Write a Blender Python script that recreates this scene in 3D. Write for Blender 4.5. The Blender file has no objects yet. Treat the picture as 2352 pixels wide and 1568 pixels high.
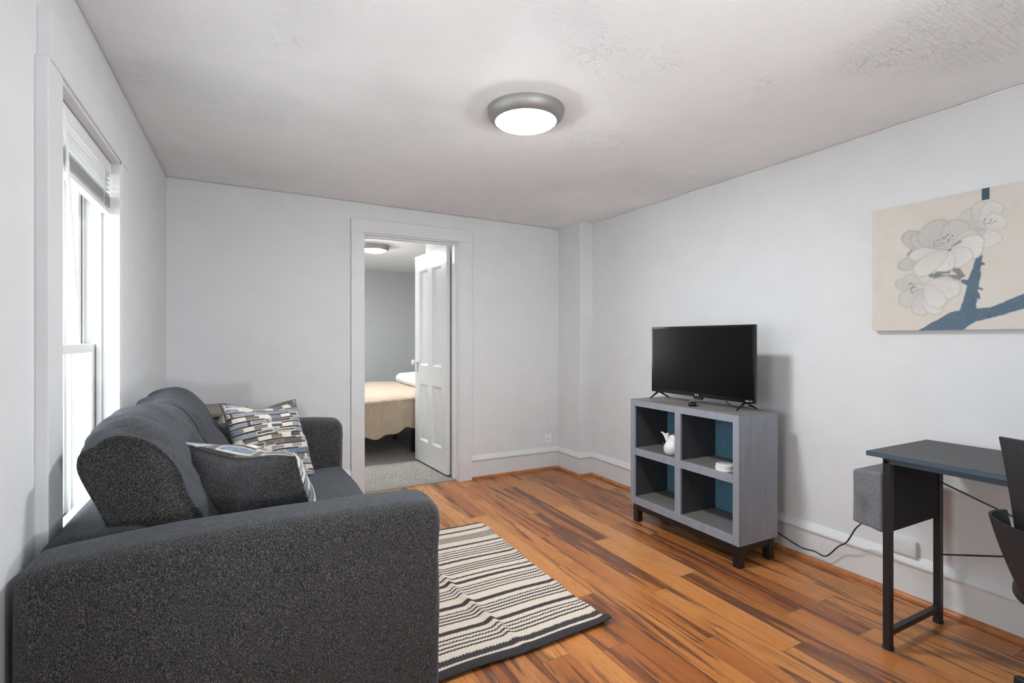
import bpy, bmesh, math, random
import numpy as np
from mathutils import Vector, Matrix, noise as mnoise
random.seed(7)
PI = math.pi
SC = bpy.context.scene
COL = SC.collection

# ------------------------------------------------------------ camera
CAM_H = 1.21
cd = bpy.data.cameras.new('camera'); cam = bpy.data.objects.new('camera', cd); COL.objects.link(cam)
cam.location = (0, 0, CAM_H)
cam.rotation_euler = (PI/2, 0, -math.atan(616/1170))
cd.sensor_width = 36.0; cd.lens = 36.0*1170/2352
cd.shift_y = -6/2352
cd.clip_start = 0.05
SC.camera = cam

# ------------------------------------------------------------ world, exposure, daylight portals
w = bpy.data.worlds.new('world'); SC.world = w; w.use_nodes = True
bg = w.node_tree.nodes['Background']
bg.inputs['Color'].default_value = (0.94, 0.97, 1.0, 1)
bg.inputs['Strength'].default_value = 9.5
SC.view_settings.view_transform = 'Standard'; SC.view_settings.look = 'None'
SC.view_settings.gamma = 1.0; SC.view_settings.use_curve_mapping = False
SC.view_settings.exposure = -0.27
LAMP_E = 225.0
FILL_E = 62.0  # strength of the added fill uplights

def portal(name, loc, rot, sx, sy):
    ld = bpy.data.lights.new(name, 'AREA'); ld.shape = 'RECTANGLE'; ld.size = sx; ld.size_y = sy
    ld.cycles.is_portal = True
    o = bpy.data.objects.new(name, ld); o.location = loc; o.rotation_euler = rot; COL.objects.link(o)
SPOT_W = 140.0  # power of the spot added to lift the ceiling
# ------------------------------------------------------------ room numbers
XL, XR, YB = -0.454, 2.754, 4.046
YF = -2.3                    # wall behind the camera
WT = 0.15
portal('daylight_portal', (-0.68, 2.14, 1.23), (0, -PI/2, 0), 1.36, 0.74)
portal('daylight_portal', (-0.68, 0.675, 1.23), (0, -PI/2, 0), 1.36, 0.75)
portal('daylight_portal', (1.55, YF-0.17, 1.45), (PI/2, 0, 0), 0.8, 1.1)
portal('daylight_portal', (-0.78, 6.0, 1.35), (0, -PI/2, 0), 1.2, 1.2)

# ------------------------------------------------------------ material helpers
def new_mat(name):
    m = bpy.data.materials.new(name); m.use_nodes = True
    return m, m.node_tree.nodes, m.node_tree.links, m.node_tree.nodes['Principled BSDF']
def N(ns, t, **kw):
    n = ns.new(t)
    for k, v in kw.items(): setattr(n, k, v)
    return n
def coords(ns, ls, scale=(1,1,1), kind='Object'):
    tc = N(ns, 'ShaderNodeTexCoord'); mp = N(ns, 'ShaderNodeMapping')
    mp.inputs['Scale'].default_value = scale
    ls.new(tc.outputs[kind], mp.inputs['Vector']); return mp.outputs['Vector']
def math_n(ns, ls, op, a, b=None, c=None):
    n = N(ns, 'ShaderNodeMath', operation=op)
    for i, v in enumerate((a, b, c)):
        if v is None: continue
        if hasattr(v, 'is_linked') or hasattr(v, 'links'): ls.new(v, n.inputs[i])
        else: n.inputs[i].default_value = v
    return n.outputs[0]
def ramp(ns, ls, fac, stops):
    r = N(ns, 'ShaderNodeValToRGB'); e = r.color_ramp.elements
    while len(e) < len(stops): e.new(0.5)
    for i, (p, c) in enumerate(stops): e[i].position = p; e[i].color = (*c, 1)
    ls.new(fac, r.inputs['Fac']); return r.outputs['Color']
def mixc(ns, ls, fac, a, b, mode='MIX'):
    m = N(ns, 'ShaderNodeMix', data_type='RGBA', blend_type=mode)
    for i, v in ((0, fac), (6, a), (7, b)):
        if hasattr(v, 'links'): ls.new(v, m.inputs[i])
        elif i == 0: m.inputs[0].default_value = v
        else: m.inputs[i].default_value = (*v, 1)
    return m.outputs[2]
def bump(ns, ls, h, strength, dist, bs, prev=None):
    b = N(ns, 'ShaderNodeBump'); b.inputs['Strength'].default_value = strength; b.inputs['Distance'].default_value = dist
    ls.new(h, b.inputs['Height'])
    if prev is not None: ls.new(prev, b.inputs['Normal'])
    if bs is not None: ls.new(b.outputs['Normal'], bs.inputs['Normal'])
    return b.outputs['Normal']
def noise_t(ns, ls, vec, scale, detail=2, rough=0.5, dist=0.0):
    n = N(ns, 'ShaderNodeTexNoise'); n.inputs['Scale'].default_value = scale
    n.inputs['Detail'].default_value = detail; n.inputs['Roughness'].default_value = rough
    n.inputs['Distortion'].default_value = dist
    ls.new(vec, n.inputs['Vector']); return n
def simple(name, col, rough=0.5, metal=0.0, nscale=None, nvar=0.12, bmp=0.0, bdist=0.001, coat=0.0, spec=None, stretch=(1,1,1)):
    m, ns, ls, b = new_mat(name)
    b.inputs['Roughness'].default_value = rough; b.inputs['Metallic'].default_value = metal
    b.inputs['Coat Weight'].default_value = coat
    if spec is not None: b.inputs['Specular IOR Level'].default_value = spec
    b.inputs['Base Color'].default_value = (*col, 1)
    v = coords(ns, ls, stretch)
    n = noise_t(ns, ls, v, nscale or 30, 4, 0.6)
    lo = tuple(c*(1-nvar) for c in col); hi = tuple(min(1, c*(1+nvar)) for c in col)
    ls.new(ramp(ns, ls, n.outputs['Fac'], [(0.3, lo), (0.7, hi)]), b.inputs['Base Color'])
    if bmp: bump(ns, ls, n.outputs['Fac'], bmp, bdist, b)
    return m

def wall_mat(name, col, fine=0.35, big=0.25, patch=False, rough=0.75):
    m, ns, ls, b = new_mat(name)
    b.inputs['Roughness'].default_value = rough; b.inputs['Specular IOR Level'].default_value = 0.3
    v = coords(ns, ls)
    n1 = noise_t(ns, ls, v, 170, 2, 0.6)      # orange peel of the roller
    n2 = noise_t(ns, ls, v, 6, 5, 0.6, 0.4)
    n3 = noise_t(ns, ls, v, 1.1, 3, 0.5)
    c = ramp(ns, ls, n2.outputs['Fac'], [(0.25, tuple(x*0.97 for x in col)), (0.75, tuple(min(1,x*1.02) for x in col))])
    ls.new(c, b.inputs['Base Color'])
    nb = bump(ns, ls, n3.outputs['Fac'], 0.5, 0.03, None)
    nb = bump(ns, ls, n2.outputs['Fac'], big, 0.008, None, nb)
    if patch:
        # rough stipple in patches and trowel strokes of plaster repairs
        vv = coords(ns, ls, (1, 9, 1))
        st = noise_t(ns, ls, vv, 9, 6, 0.65, 1.2)
        pm = noise_t(ns, ls, v, 0.9, 2, 0.5)
        mask = ramp(ns, ls, pm.outputs['Fac'], [(0.47, (0,0,0)), (0.58, (1,1,1))])
        hh = math_n(ns, ls, 'MULTIPLY', st.outputs['Fac'], mask)
        nb = bump(ns, ls, hh, 0.8, 0.009, None, nb)
        vo = N(ns, 'ShaderNodeTexVoronoi', feature='DISTANCE_TO_EDGE'); vo.inputs['Scale'].default_value = 3.0
        dv = noise_t(ns, ls, v, 5, 4, 0.6)
        ad = N(ns, 'ShaderNodeVectorMath', operation='ADD'); ls.new(v, ad.inputs[0]); ls.new(dv.outputs['Color'], ad.inputs[1])
        ls.new(ad.outputs[0], vo.inputs['Vector'])
        cr = ramp(ns, ls, vo.outputs['Distance'], [(0.0, (0,0,0)), (0.02, (1,1,1))])
        pm2 = noise_t(ns, ls, v, 1.7, 2, 0.5)
        m2 = ramp(ns, ls, pm2.outputs['Fac'], [(0.56, (0,0,0)), (0.66, (1,1,1))])
        cr2 = math_n(ns, ls, 'MULTIPLY', cr, m2)
        nb = bump(ns, ls, cr2, 0.6, 0.005, None, nb)
    bump(ns, ls, n1.outputs['Fac'], fine, 0.003 if patch else 0.0026, b, nb)
    return m

M = {}
M['wall'] = wall_mat('grey_wall_paint', (0.73, 0.74, 0.75))
M['ceil'] = wall_mat('ceiling_paint', (0.88, 0.89, 0.90), 0.75, 0.3, True)
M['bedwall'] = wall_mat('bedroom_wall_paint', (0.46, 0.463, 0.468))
M['trim'] = simple('grey_trim_paint', (0.71, 0.72, 0.73), 0.45, nscale=8, nvar=0.02, bmp=0.15, bdist=0.004)
M['white'] = simple('white_gloss_paint', (0.80, 0.80, 0.795), 0.3, nscale=10, nvar=0.02, bmp=0.15, bdist=0.003)
M['sashwhite'] = simple('window_white_paint', (0.68, 0.68, 0.68), 0.35, nscale=10, nvar=0.02, bmp=0.15, bdist=0.003)
M['vinyl'] = simple('white_vinyl', (0.82, 0.82, 0.82), 0.35, nvar=0.01)
M['black'] = simple('black_metal', (0.012, 0.012, 0.014), 0.42, nvar=0.1, nscale=200)
M['blackwood'] = simple('black_wood_leg', (0.010, 0.010, 0.011), 0.35, nvar=0.15)
M['plastic'] = simple('black_plastic', (0.013, 0.014, 0.017), 0.5, nvar=0.1, nscale=300, bmp=0.1)
M['gloss'] = simple('black_gloss', (0.004, 0.004, 0.005), 0.12, nvar=0.05)
M['screen'] = simple('tv_screen', (0.002, 0.002, 0.0022), 0.25, nvar=0.02, spec=0.22)
M['nickel'] = simple('brushed_nickel', (0.40, 0.395, 0.38), 0.55, 0.85, nscale=60, nvar=0.05, stretch=(1,1,20))
M['ceramic'] = simple('white_ceramic', (0.82, 0.80, 0.78), 0.12, nvar=0.01, coat=0.5)
M['cable'] = simple('black_cable', (0.02, 0.02, 0.02), 0.5)
M['cabgrey'] = simple('grey_painted_cabinet', (0.265, 0.285, 0.33), 0.45, nscale=24, nvar=0.10, stretch=(1,1,0.15))
M['cabtop'] = simple('taupe_grey_top', (0.175, 0.165, 0.155), 0.42, nscale=18, nvar=0.10, stretch=(1,0.2,1))
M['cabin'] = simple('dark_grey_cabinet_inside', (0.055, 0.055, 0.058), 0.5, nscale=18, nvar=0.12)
M['cabblue'] = simple('steel_blue_back_panel', (0.10, 0.225, 0.32), 0.5, nscale=30, nvar=0.10)
M['deskedge'] = simple('blue_black_desk_edge', (0.045, 0.075, 0.105), 0.45, nscale=60, nvar=0.5, stretch=(1,0.05,6))
M['feltdark'] = simple('dark_felt', (0.022, 0.024, 0.028), 0.95, nscale=300, nvar=0.4, bmp=0.5)
M['feltgrey'] = simple('grey_felt', (0.16, 0.165, 0.18), 0.95, nscale=350, nvar=0.5, bmp=0.5)
M['side'] = simple('taupe_wood', (0.24, 0.20, 0.165), 0.5, nscale=20, nvar=0.1, stretch=(0.2,1,1))
M['linen'] = simple('white_linen', (0.80, 0.79, 0.78), 0.9, nscale=40, nvar=0.02, bmp=0.2)
M['quarter'] = simple('orange_wood_molding', (0.42, 0.155, 0.055), 0.3, nscale=14, nvar=0.35, stretch=(1,1,1))
M['thresh'] = simple('grey_threshold', (0.20, 0.19, 0.17), 0.6, nscale=40)
M['letter'] = simple('white_print', (0.75, 0.75, 0.77), 0.4, nvar=0.01)
M['print'] = simple('dark_print', (0.14, 0.12, 0.11), 0.6, nvar=0.2)
M['dark'] = simple('dark_slot', (0.03, 0.03, 0.03), 0.7)
M['siding'] = simple('white_siding', (0.75, 0.77, 0.80), 0.7)
M['grass'] = simple('pale_concrete', (0.75, 0.75, 0.74), 0.9, nscale=4, nvar=0.05)

def desk_top():
    m, ns, ls, b = new_mat('dark_grey_woodgrain')
    v = coords(ns, ls, (22, 1.2, 1)); n = noise_t(ns, ls, v, 6, 6, 0.7, 0.6)
    ls.new(ramp(ns, ls, n.outputs['Fac'], [(0.3, (0.035, 0.036, 0.038)), (0.6, (0.075, 0.075, 0.076)), (0.8, (0.10, 0.10, 0.10))]), b.inputs['Base Color'])
    b.inputs['Roughness'].default_value = 0.5; b.inputs['Specular IOR Level'].default_value = 0.3
    bump(ns, ls, n.outputs['Fac'], 0.15, 0.001, b); return m
M['desk'] = desk_top()

def emit_mat(name, col, s):
    m, ns, ls, b = new_mat(name)
    b.inputs['Base Color'].default_value = (*col, 1); b.inputs['Emission Color'].default_value = (*col, 1)
    b.inputs['Emission Strength'].default_value = s; return m
M['diff'] = emit_mat('lamp_diffuser', (0.93, 0.97, 1.0), LAMP_E)

M['diff2'] = emit_mat('bedroom_lamp_diffuser', (0.95, 0.98, 1.0), LAMP_E*1.6)
M['fill_glow'] = emit_mat('fill_uplight_panel', (0.90, 0.955, 1.0), FILL_E)  # glowing top of the added fill lamps
def glass_mat():
    m, ns, ls, b = new_mat('window_glass'); ns.remove(b)
    t = N(ns, 'ShaderNodeBsdfTransparent'); t.inputs['Color'].default_value = (0.97, 0.985, 0.98, 1)
    g = N(ns, 'ShaderNodeBsdfGlossy'); g.inputs['Roughness'].default_value = 0.02
    f = N(ns, 'ShaderNodeFresnel'); f.inputs['IOR'].default_value = 1.45
    ge = N(ns, 'ShaderNodeNewGeometry')
    fr = math_n(ns, ls, 'MULTIPLY', f.outputs[0], math_n(ns, ls, 'SUBTRACT', 1.0, ge.outputs['Backfacing']))
    mx = N(ns, 'ShaderNodeMixShader'); ls.new(fr, mx.inputs[0]); ls.new(t.outputs[0], mx.inputs[1]); ls.new(g.outputs[0], mx.inputs[2])
    ls.new(mx.outputs[0], ns['Material Output'].inputs['Surface']); return m
M['glass'] = glass_mat()

def slat_mat():
    m, ns, ls, b = new_mat('blind_slat')
    b.inputs['Base Color'].default_value = (0.80, 0.80, 0.79, 1); b.inputs['Roughness'].default_value = 0.5
    t = N(ns, 'ShaderNodeBsdfTranslucent'); t.inputs['Color'].default_value = (0.72, 0.72, 0.71, 1)
    mx = N(ns, 'ShaderNodeMixShader'); mx.inputs[0].default_value = 0.35
    ls.new(b.outputs[0], mx.inputs[1]); ls.new(t.outputs[0], mx.inputs[2]); ls.new(mx.outputs[0], ns['Material Output'].inputs['Surface'])
    return m
M['slat'] = slat_mat()

def sofa_fabric():
    m, ns, ls, b = new_mat('charcoal_chenille')
    v = coords(ns, ls, (1, 1, 0.42))
    n = noise_t(ns, ls, v, 500, 2, 0.7); n2 = noise_t(ns, ls, coords(ns, ls), 700, 1, 0.5); n3 = noise_t(ns, ls, coords(ns, ls), 5, 3, 0.5)
    s = math_n(ns, ls, 'MULTIPLY_ADD', n2.outputs['Fac'], 0.35, n.outputs['Fac'])
    c = ramp(ns, ls, s, [(0.50, (0.006, 0.006, 0.007)), (0.66, (0.024, 0.023, 0.023)), (0.86, (0.165, 0.153, 0.143))])
    ls.new(mixc(ns, ls, 0.15, c, ramp(ns, ls, n3.outputs['Fac'], [(0.3, (0.014,0.013,0.013)), (0.7, (0.034,0.032,0.032))])), b.inputs['Base Color'])
    b.inputs['Roughness'].default_value = 0.9
    b.inputs['Sheen Weight'].default_value = 0.26; b.inputs['Sheen Roughness'].default_value = 0.45
    b.inputs['Sheen Tint'].default_value = (0.66, 0.78, 0.95, 1)
    b.inputs['Specular IOR Level'].default_value = 0.2
    n4 = noise_t(ns, ls, coords(ns, ls, (1, 0.45, 1)), 16, 3, 0.5, 1.4)
    nb = bump(ns, ls, n4.outputs['Fac'], 0.35, 0.02, None); bump(ns, ls, s, 0.8, 0.003, b, nb); return m
M['sofa'] = sofa_fabric()

def attr_mat(name, rough=0.9, weave=500, bm=0.4, sheen=0.0):
    m, ns, ls, b = new_mat(name)
    a = N(ns, 'ShaderNodeAttribute', attribute_name='pattern')
    n = noise_t(ns, ls, coords(ns, ls, (1, 1, 1)), weave, 2, 0.7)
    c = mixc(ns, ls, 0.35, a.outputs['Color'], ramp(ns, ls, n.outputs['Fac'], [(0.35, (0.45,0.45,0.45)), (0.65, (1,1,1))]), 'MULTIPLY')
    ls.new(c, b.inputs['Base Color']); b.inputs['Roughness'].default_value = rough
    b.inputs['Specular IOR Level'].default_value = 0.2; b.inputs['Sheen Weight'].default_value = sheen
    bump(ns, ls, n.outputs['Fac'], bm, 0.001, b); return m
M['pillow'] = attr_mat('block_print_fabric', sheen=0.15)
M['canvas'] = attr_mat('printed_canvas', 0.8, 900, 0.15)
M['rugpat'] = attr_mat('woven_cotton_rug', 0.95, 260, 0.8)

def comforter_mat():
    m, ns, ls, b = new_mat('tan_comforter')
    n = noise_t(ns, ls, coords(ns, ls), 7, 5, 0.6, 0.8); n2 = noise_t(ns, ls, coords(ns, ls, (3,1,1)), 9, 4, 0.6, 1.5)
    ls.new(ramp(ns, ls, n.outputs['Fac'], [(0.2, (0.45, 0.345, 0.25)), (0.8, (0.52, 0.41, 0.305))]), b.inputs['Base Color'])
    b.inputs['Roughness'].default_value = 0.85; b.inputs['Sheen Weight'].default_value = 0.2
    bump(ns, ls, n2.outputs['Fac'], 0.7, 0.03, b); return m
M['comf'] = comforter_mat()

def carpet_mat():
    m, ns, ls, b = new_mat('beige_carpet_pile')
    n = noise_t(ns, ls, coords(ns, ls), 110, 3, 0.7); n2 = noise_t(ns, ls, coords(ns, ls), 3, 2, 0.5)
    ls.new(ramp(ns, ls, n.outputs['Fac'], [(0.3, (0.13, 0.115, 0.10)), (0.5, (0.36, 0.33, 0.30)), (0.7, (0.58, 0.54, 0.50))]), b.inputs['Base Color'])
    b.inputs['Roughness'].default_value = 1.0; b.inputs['Specular IOR Level'].default_value = 0.05
    bump(ns, ls, n.outputs['Fac'], 1.0, 0.01, b); return m
M['carpet'] = carpet_mat()

def mesh_fab():
    m, ns, ls, b = new_mat('black_mesh_net')
    tc = N(ns, 'ShaderNodeTexCoord'); sp = N(ns, 'ShaderNodeSeparateXYZ'); ls.new(tc.outputs['Object'], sp.inputs[0])
    k = 2*PI/0.0065
    y = math_n(ns, ls, 'SINE', math_n(ns, ls, 'MULTIPLY', math_n(ns, ls, 'ADD', sp.outputs['Y'], sp.outputs['Z']), k*0.7))
    z = math_n(ns, ls, 'SINE', math_n(ns, ls, 'MULTIPLY', math_n(ns, ls, 'SUBTRACT', sp.outputs['Y'], sp.outputs['Z']), k*0.7))
    hole = math_n(ns, ls, 'GREATER_THAN', math_n(ns, ls, 'MULTIPLY', math_n(ns, ls, 'ABSOLUTE', y), math_n(ns, ls, 'ABSOLUTE', z)), 0.30)
    t = N(ns, 'ShaderNodeBsdfTransparent'); mx = N(ns, 'ShaderNodeMixShader')
    b.inputs['Base Color'].default_value = (0.03, 0.03, 0.035, 1); b.inputs['Roughness'].default_value = 0.6
    ls.new(hole, mx.inputs[0]); ls.new(b.outputs[0], mx.inputs[1]); ls.new(t.outputs[0], mx.inputs[2])
    ls.new(mx.outputs[0], ns['Material Output'].inputs['Surface']); return m
M['net'] = mesh_fab()

def floor_mat():
    m, ns, ls, b = new_mat('tigerwood_planks')
    PW, PL = 0.123, 1.21
    tc = N(ns, 'ShaderNodeTexCoord'); sp = N(ns, 'ShaderNodeSeparateXYZ'); ls.new(tc.outputs['Object'], sp.inputs[0])
    X, Y = sp.outputs['X'], sp.outputs['Y']
    xr = math_n(ns, ls, 'DIVIDE', X, PW); row = math_n(ns, ls, 'FLOOR', xr); fx = math_n(ns, ls, 'FRACT', xr)
    wn = N(ns, 'ShaderNodeTexWhiteNoise', noise_dimensions='1D'); ls.new(row, wn.inputs['W'])
    yr = math_n(ns, ls, 'ADD', math_n(ns, ls, 'DIVIDE', Y, PL), wn.outputs['Value'])
    colm = math_n(ns, ls, 'FLOOR', yr); fy = math_n(ns, ls, 'FRACT', yr)
    cb = N(ns, 'ShaderNodeCombineXYZ'); ls.new(row, cb.inputs[0]); ls.new(colm, cb.inputs[1])
    w2 = N(ns, 'ShaderNodeTexWhiteNoise', noise_dimensions='3D'); ls.new(cb.outputs[0], w2.inputs['Vector'])
    rnd = w2.outputs['Value']; rcol = w2.outputs['Color']
    spc = N(ns, 'ShaderNodeSeparateColor'); ls.new(rcol, spc.inputs[0]); rnd2 = spc.outputs[2]
    # grain vector: stretched along Y, shifted per plank
    sc = N(ns, 'ShaderNodeVectorMath', operation='MULTIPLY'); ls.new(tc.outputs['Object'], sc.inputs[0]); sc.inputs[1].default_value = (1.0, 0.06, 1.0)
    sh = N(ns, 'ShaderNodeVectorMath', operation='MULTIPLY'); ls.new(rcol, sh.inputs[0]); sh.inputs[1].default_value = (17, 23, 11)
    gv = N(ns, 'ShaderNodeVectorMath', operation='ADD'); ls.new(sc.outputs[0], gv.inputs[0]); ls.new(sh.outputs[0], gv.inputs[1])
    g1 = noise_t(ns, ls, gv.outputs[0], 11, 4, 0.55, 2.0)     # broad dark figure
    g2 = noise_t(ns, ls, gv.outputs[0], 95, 5, 0.7, 0.5)      # fine grain
    g3 = noise_t(ns, ls, gv.outputs[0], 7, 2, 0.5, 0.6)
    base = ramp(ns, ls, rnd, [(0.0, (0.245, 0.070, 0.024)), (0.35, (0.41, 0.137, 0.036)), (0.7, (0.56, 0.228, 0.064)), (1.0, (0.64, 0.315, 0.125))])
    base = mixc(ns, ls, 0.34, base, ramp(ns, ls, g3.outputs['Fac'], [(0.3, (0.30, 0.090, 0.026)), (0.5, (0.51, 0.195, 0.052)), (0.72, (0.66, 0.34, 0.13))]))
    base = mixc(ns, ls, 0.33, base, ramp(ns, ls, g2.outputs['Fac'], [(0.3, (0.55, 0.45, 0.40)), (0.6, (1, 1, 1))]), 'MULTIPLY')
    thr = math_n(ns, ls, 'MULTIPLY_ADD', rnd2, 0.13, -0.075)
    dk = math_n(ns, ls, 'ADD', math_n(ns, ls, 'MULTIPLY_ADD', g2.outputs['Fac'], 0.12, g1.outputs['Fac']), thr)
    dmask = ramp(ns, ls, dk, [(0.575, (0,0,0)), (0.665, (1,1,1))])
    c = mixc(ns, ls, math_n(ns, ls, 'MULTIPLY', dmask, 0.86), base, (0.105, 0.042, 0.026))
    # joints
    ex = math_n(ns, ls, 'MINIMUM', fx, math_n(ns, ls, 'SUBTRACT', 1.0, fx))
    ey = math_n(ns, ls, 'MULTIPLY', math_n(ns, ls, 'MINIMUM', fy, math_n(ns, ls, 'SUBTRACT', 1.0, fy)), PL/PW)
    e = math_n(ns, ls, 'MINIMUM', ex, ey)
    jm = ramp(ns, ls, e, [(0.004, (0,0,0)), (0.014, (1,1,1))])
    c = mixc(ns, ls, 0.6, c, jm, 'MULTIPLY')
    ls.new(c, b.inputs['Base Color'])
    rr = math_n(ns, ls, 'MULTIPLY_ADD', g2.outputs['Fac'], 0.16, 0.20); ls.new(rr, b.inputs['Roughness'])
    b.inputs['Specular IOR Level'].default_value = 0.36
    nb = bump(ns, ls, jm, 0.4, 0.001, None); bump(ns, ls, g2.outputs['Fac'], 0.06, 0.001, b, nb)
    return m
M['floor'] = floor_mat()

# ------------------------------------------------------------ mesh helpers
def bm_new(): return bmesh.new()
def box(bm, x0, x1, y0, y1, z0, z1, mat=0, bev=0.0):
    b2 = bmesh.new()
    bmesh.ops.create_cube(b2, size=1, matrix=Matrix.Translation(((x0+x1)/2, (y0+y1)/2, (z0+z1)/2)) @ Matrix.Diagonal((abs(x1-x0), abs(y1-y0), abs(z1-z0), 1)))
    if bev: bmesh.ops.bevel(b2, geom=b2.edges[:], offset=bev, segments=2, profile=0.5, affect='EDGES')
    for f in b2.faces: f.material_index = mat
    merge(bm, b2); return bm
def merge(bm, b2, mtx=None):
    if mtx is not None: bmesh.ops.transform(b2, matrix=mtx, verts=b2.verts[:])
    me = bpy.data.meshes.new('tmp'); b2.to_mesh(me); b2.free(); bm.from_mesh(me); bpy.data.meshes.remove(me)
def tube(bm, pts, r, n=10, closed=False, mat=0):
    pts = [Vector(p) for p in pts]; rings = []; m = len(pts)
    up = None
    for i, p in enumerate(pts):
        if closed: t = (pts[(i+1) % m] - pts[i-1]).normalized()
        else: t = (pts[min(i+1, m-1)] - pts[max(i-1, 0)]).normalized()
        if up is None: up = t.orthogonal().normalized()
        up = (up - t*up.dot(t)).normalized(); s = t.cross(up)
        rr = r[i] if isinstance(r, (list, tuple)) else r
        rings.append([bm.verts.new(p + (up*math.cos(2*PI*k/n) + s*math.sin(2*PI*k/n))*rr) for k in range(n)])
    rng = range(m if closed else m-1)
    for i in rng:
        a, b_ = rings[i], rings[(i+1) % m]
        for k in range(n):
            f = bm.faces.new((a[k], a[(k+1) % n], b_[(k+1) % n], b_[k])); f.material_index = mat
    if not closed:
        f = bm.faces.new(rings[0][::-1]); f.material_index = mat; f = bm.faces.new(rings[-1]); f.material_index = mat
def lathe(bm, prof, n=40, c=(0,0,0), mtx=None, mats=None, cap=True):
    b2 = bmesh.new(); rings = []
    for (r, z) in prof:
        rings.append([b2.verts.new((c[0]+r*math.cos(2*PI*k/n), c[1]+r*math.sin(2*PI*k/n), c[2]+z)) for k in range(n)])
    for i in range(len(rings)-1):
        for k in range(n):
            f = b2.faces.new((rings[i][k], rings[i][(k+1) % n], rings[i+1][(k+1) % n], rings[i+1][k]))
            if mats: f.material_index = mats[i]
    if cap: b2.faces.new(rings[0][::-1]); b2.faces.new(rings[-1])
    merge(bm, b2, mtx)
def catmull(pts, n, closed=True):
    out = []; m = len(pts); P_ = [Vector(p) for p in pts]
    segs = m if closed else m-1
    for i in range(segs):
        p0, p1, p2, p3 = (P_[(i-1) % m], P_[i], P_[(i+1) % m], P_[(i+2) % m]) if closed else (P_[max(i-1,0)], P_[i], P_[i+1], P_[min(i+2,m-1)])
        for k in range(n):
            t = k/n
            out.append(0.5*((2*p1)+(p2-p0)*t+(2*p0-5*p1+4*p2-p3)*t*t+(3*p1-p0-3*p2+p3)*t**3))
    if not closed: out.append(P_[-1])
    return out
def prism(bm, poly, axis, a, b, mat=0, bev=0.0):
    # poly: 2D points; axis 'x','y','z' is the extrusion direction
    def mk(p, t): return {'x': (t, p[0], p[1]), 'y': (p[0], t, p[1]), 'z': (p[0], p[1], t)}[axis]
    b2 = bmesh.new()
    A = [b2.verts.new(mk(p, a)) for p in poly]; B = [b2.verts.new(mk(p, b)) for p in poly]
    b2.faces.new(A); b2.faces.new(B[::-1])
    for i in range(len(poly)): b2.faces.new((A[i], B[i], B[(i+1) % len(poly)], A[(i+1) % len(poly)]))
    bmesh.ops.recalc_face_normals(b2, faces=b2.faces[:])
    if bev: bmesh.ops.bevel(b2, geom=b2.edges[:], offset=bev, segments=2, profile=0.5, affect='EDGES')
    for f in b2.faces: f.material_index = mat
    merge(bm, b2)
def soft_box(bm, x0, x1, y0, y1, z0, z1, r, cuts=22, puff=(0,0,0), wr=0.0, ws=6.0, seed=0, mtx=None):
    b2 = bmesh.new(); bmesh.ops.create_cube(b2, size=2)
    bmesh.ops.subdivide_edges(b2, edges=b2.edges[:], cuts=cuts, use_grid_fill=True)
    hx, hy, hz = (x1-x0)/2, (y1-y0)/2, (z1-z0)/2; c = Vector(((x0+x1)/2, (y0+y1)/2, (z0+z1)/2)); r = min(r, hx, hy, hz)
    def warp(t, h):      # more rows in the rounded zone
        k = 0.72
        return (t/k)*(h-r) if abs(t) < k else math.copysign((h-r) + r*math.tan((abs(t)-k)/(1-k)*PI/4), t)
    for v in b2.verts:
        t = v.co.copy(); q = Vector((warp(t.x, hx), warp(t.y, hy), warp(t.z, hz)))
        inn = Vector([max(-(h-r), min(h-r, a)) for a, h in zip(q, (hx, hy, hz))])
        d = q-inn; n = d.normalized() if d.length > 1e-9 else Vector((0,0,0)); p = inn + n*r
        u = [p[i]/(hx, hy, hz)[i] for i in range(3)]
        for i in range(3):
            o = [j for j in range(3) if j != i]
            p[i] += math.copysign(1, u[i])*abs(u[i])**3*puff[i]*max(0, 1-u[o[0]]**2)*max(0, 1-u[o[1]]**2)
        if wr: p += n*wr*mnoise.noise((p+Vector((seed, seed*2, 0)))*ws)
        v.co = p + c
    merge(bm, b2, mtx)
def obj(name, bm, mats, parent=None, smooth=True, angle=35, loc=None):
    me = bpy.data.meshes.new(name)
    bmesh.ops.recalc_face_normals(bm, faces=bm.faces[:])
    bm.to_mesh(me); bm.free()
    if not isinstance(mats, (list, tuple)): mats = [mats]
    for m in mats: me.materials.append(m)
    if smooth:
        me.polygons.foreach_set('use_smooth', [True]*len(me.polygons))
        try: me.set_sharp_from_angle(angle=math.radians(angle))
        except Exception: pass
    o = bpy.data.objects.new(name, me); COL.objects.link(o)
    if parent is not None: o.parent = parent
    if loc is not None: o.location = loc
    return o
def thing(name, label, cat, loc=(0,0,0), rz=0.0, group=None):
    o = bpy.data.objects.new(name, None); o.empty_display_size = 0.1; COL.objects.link(o)
    o.location = loc; o.rotation_euler = (0, 0, rz); o['label'] = label; o['category'] = cat
    if group: o['group'] = group
    return o
def tag(o, label, cat, group=None):
    o['label'] = label; o['category'] = cat
    if group: o['group'] = group
    return o
def struct(o, label=None):
    o['kind'] = 'structure'
    if label: o['label'] = label
    return o
def text_mesh(name, body, size, mtx, mat, parent, extrude=0.0003):
    cu = bpy.data.curves.new(name, 'FONT'); cu.body = body; cu.size = size; cu.extrude = extrude; cu.align_x = 'CENTER'
    t = bpy.data.objects.new('tmp_text', cu); COL.objects.link(t)
    dg = bpy.context.evaluated_depsgraph_get(); me = bpy.data.meshes.new_from_object(t.evaluated_get(dg))
    bpy.data.objects.remove(t); bpy.data.curves.remove(cu); me.name = name
    me.transform(mtx); me.materials.clear(); me.materials.append(mat)
    o = bpy.data.objects.new(name, me); COL.objects.link(o); o.parent = parent; return o
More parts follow.
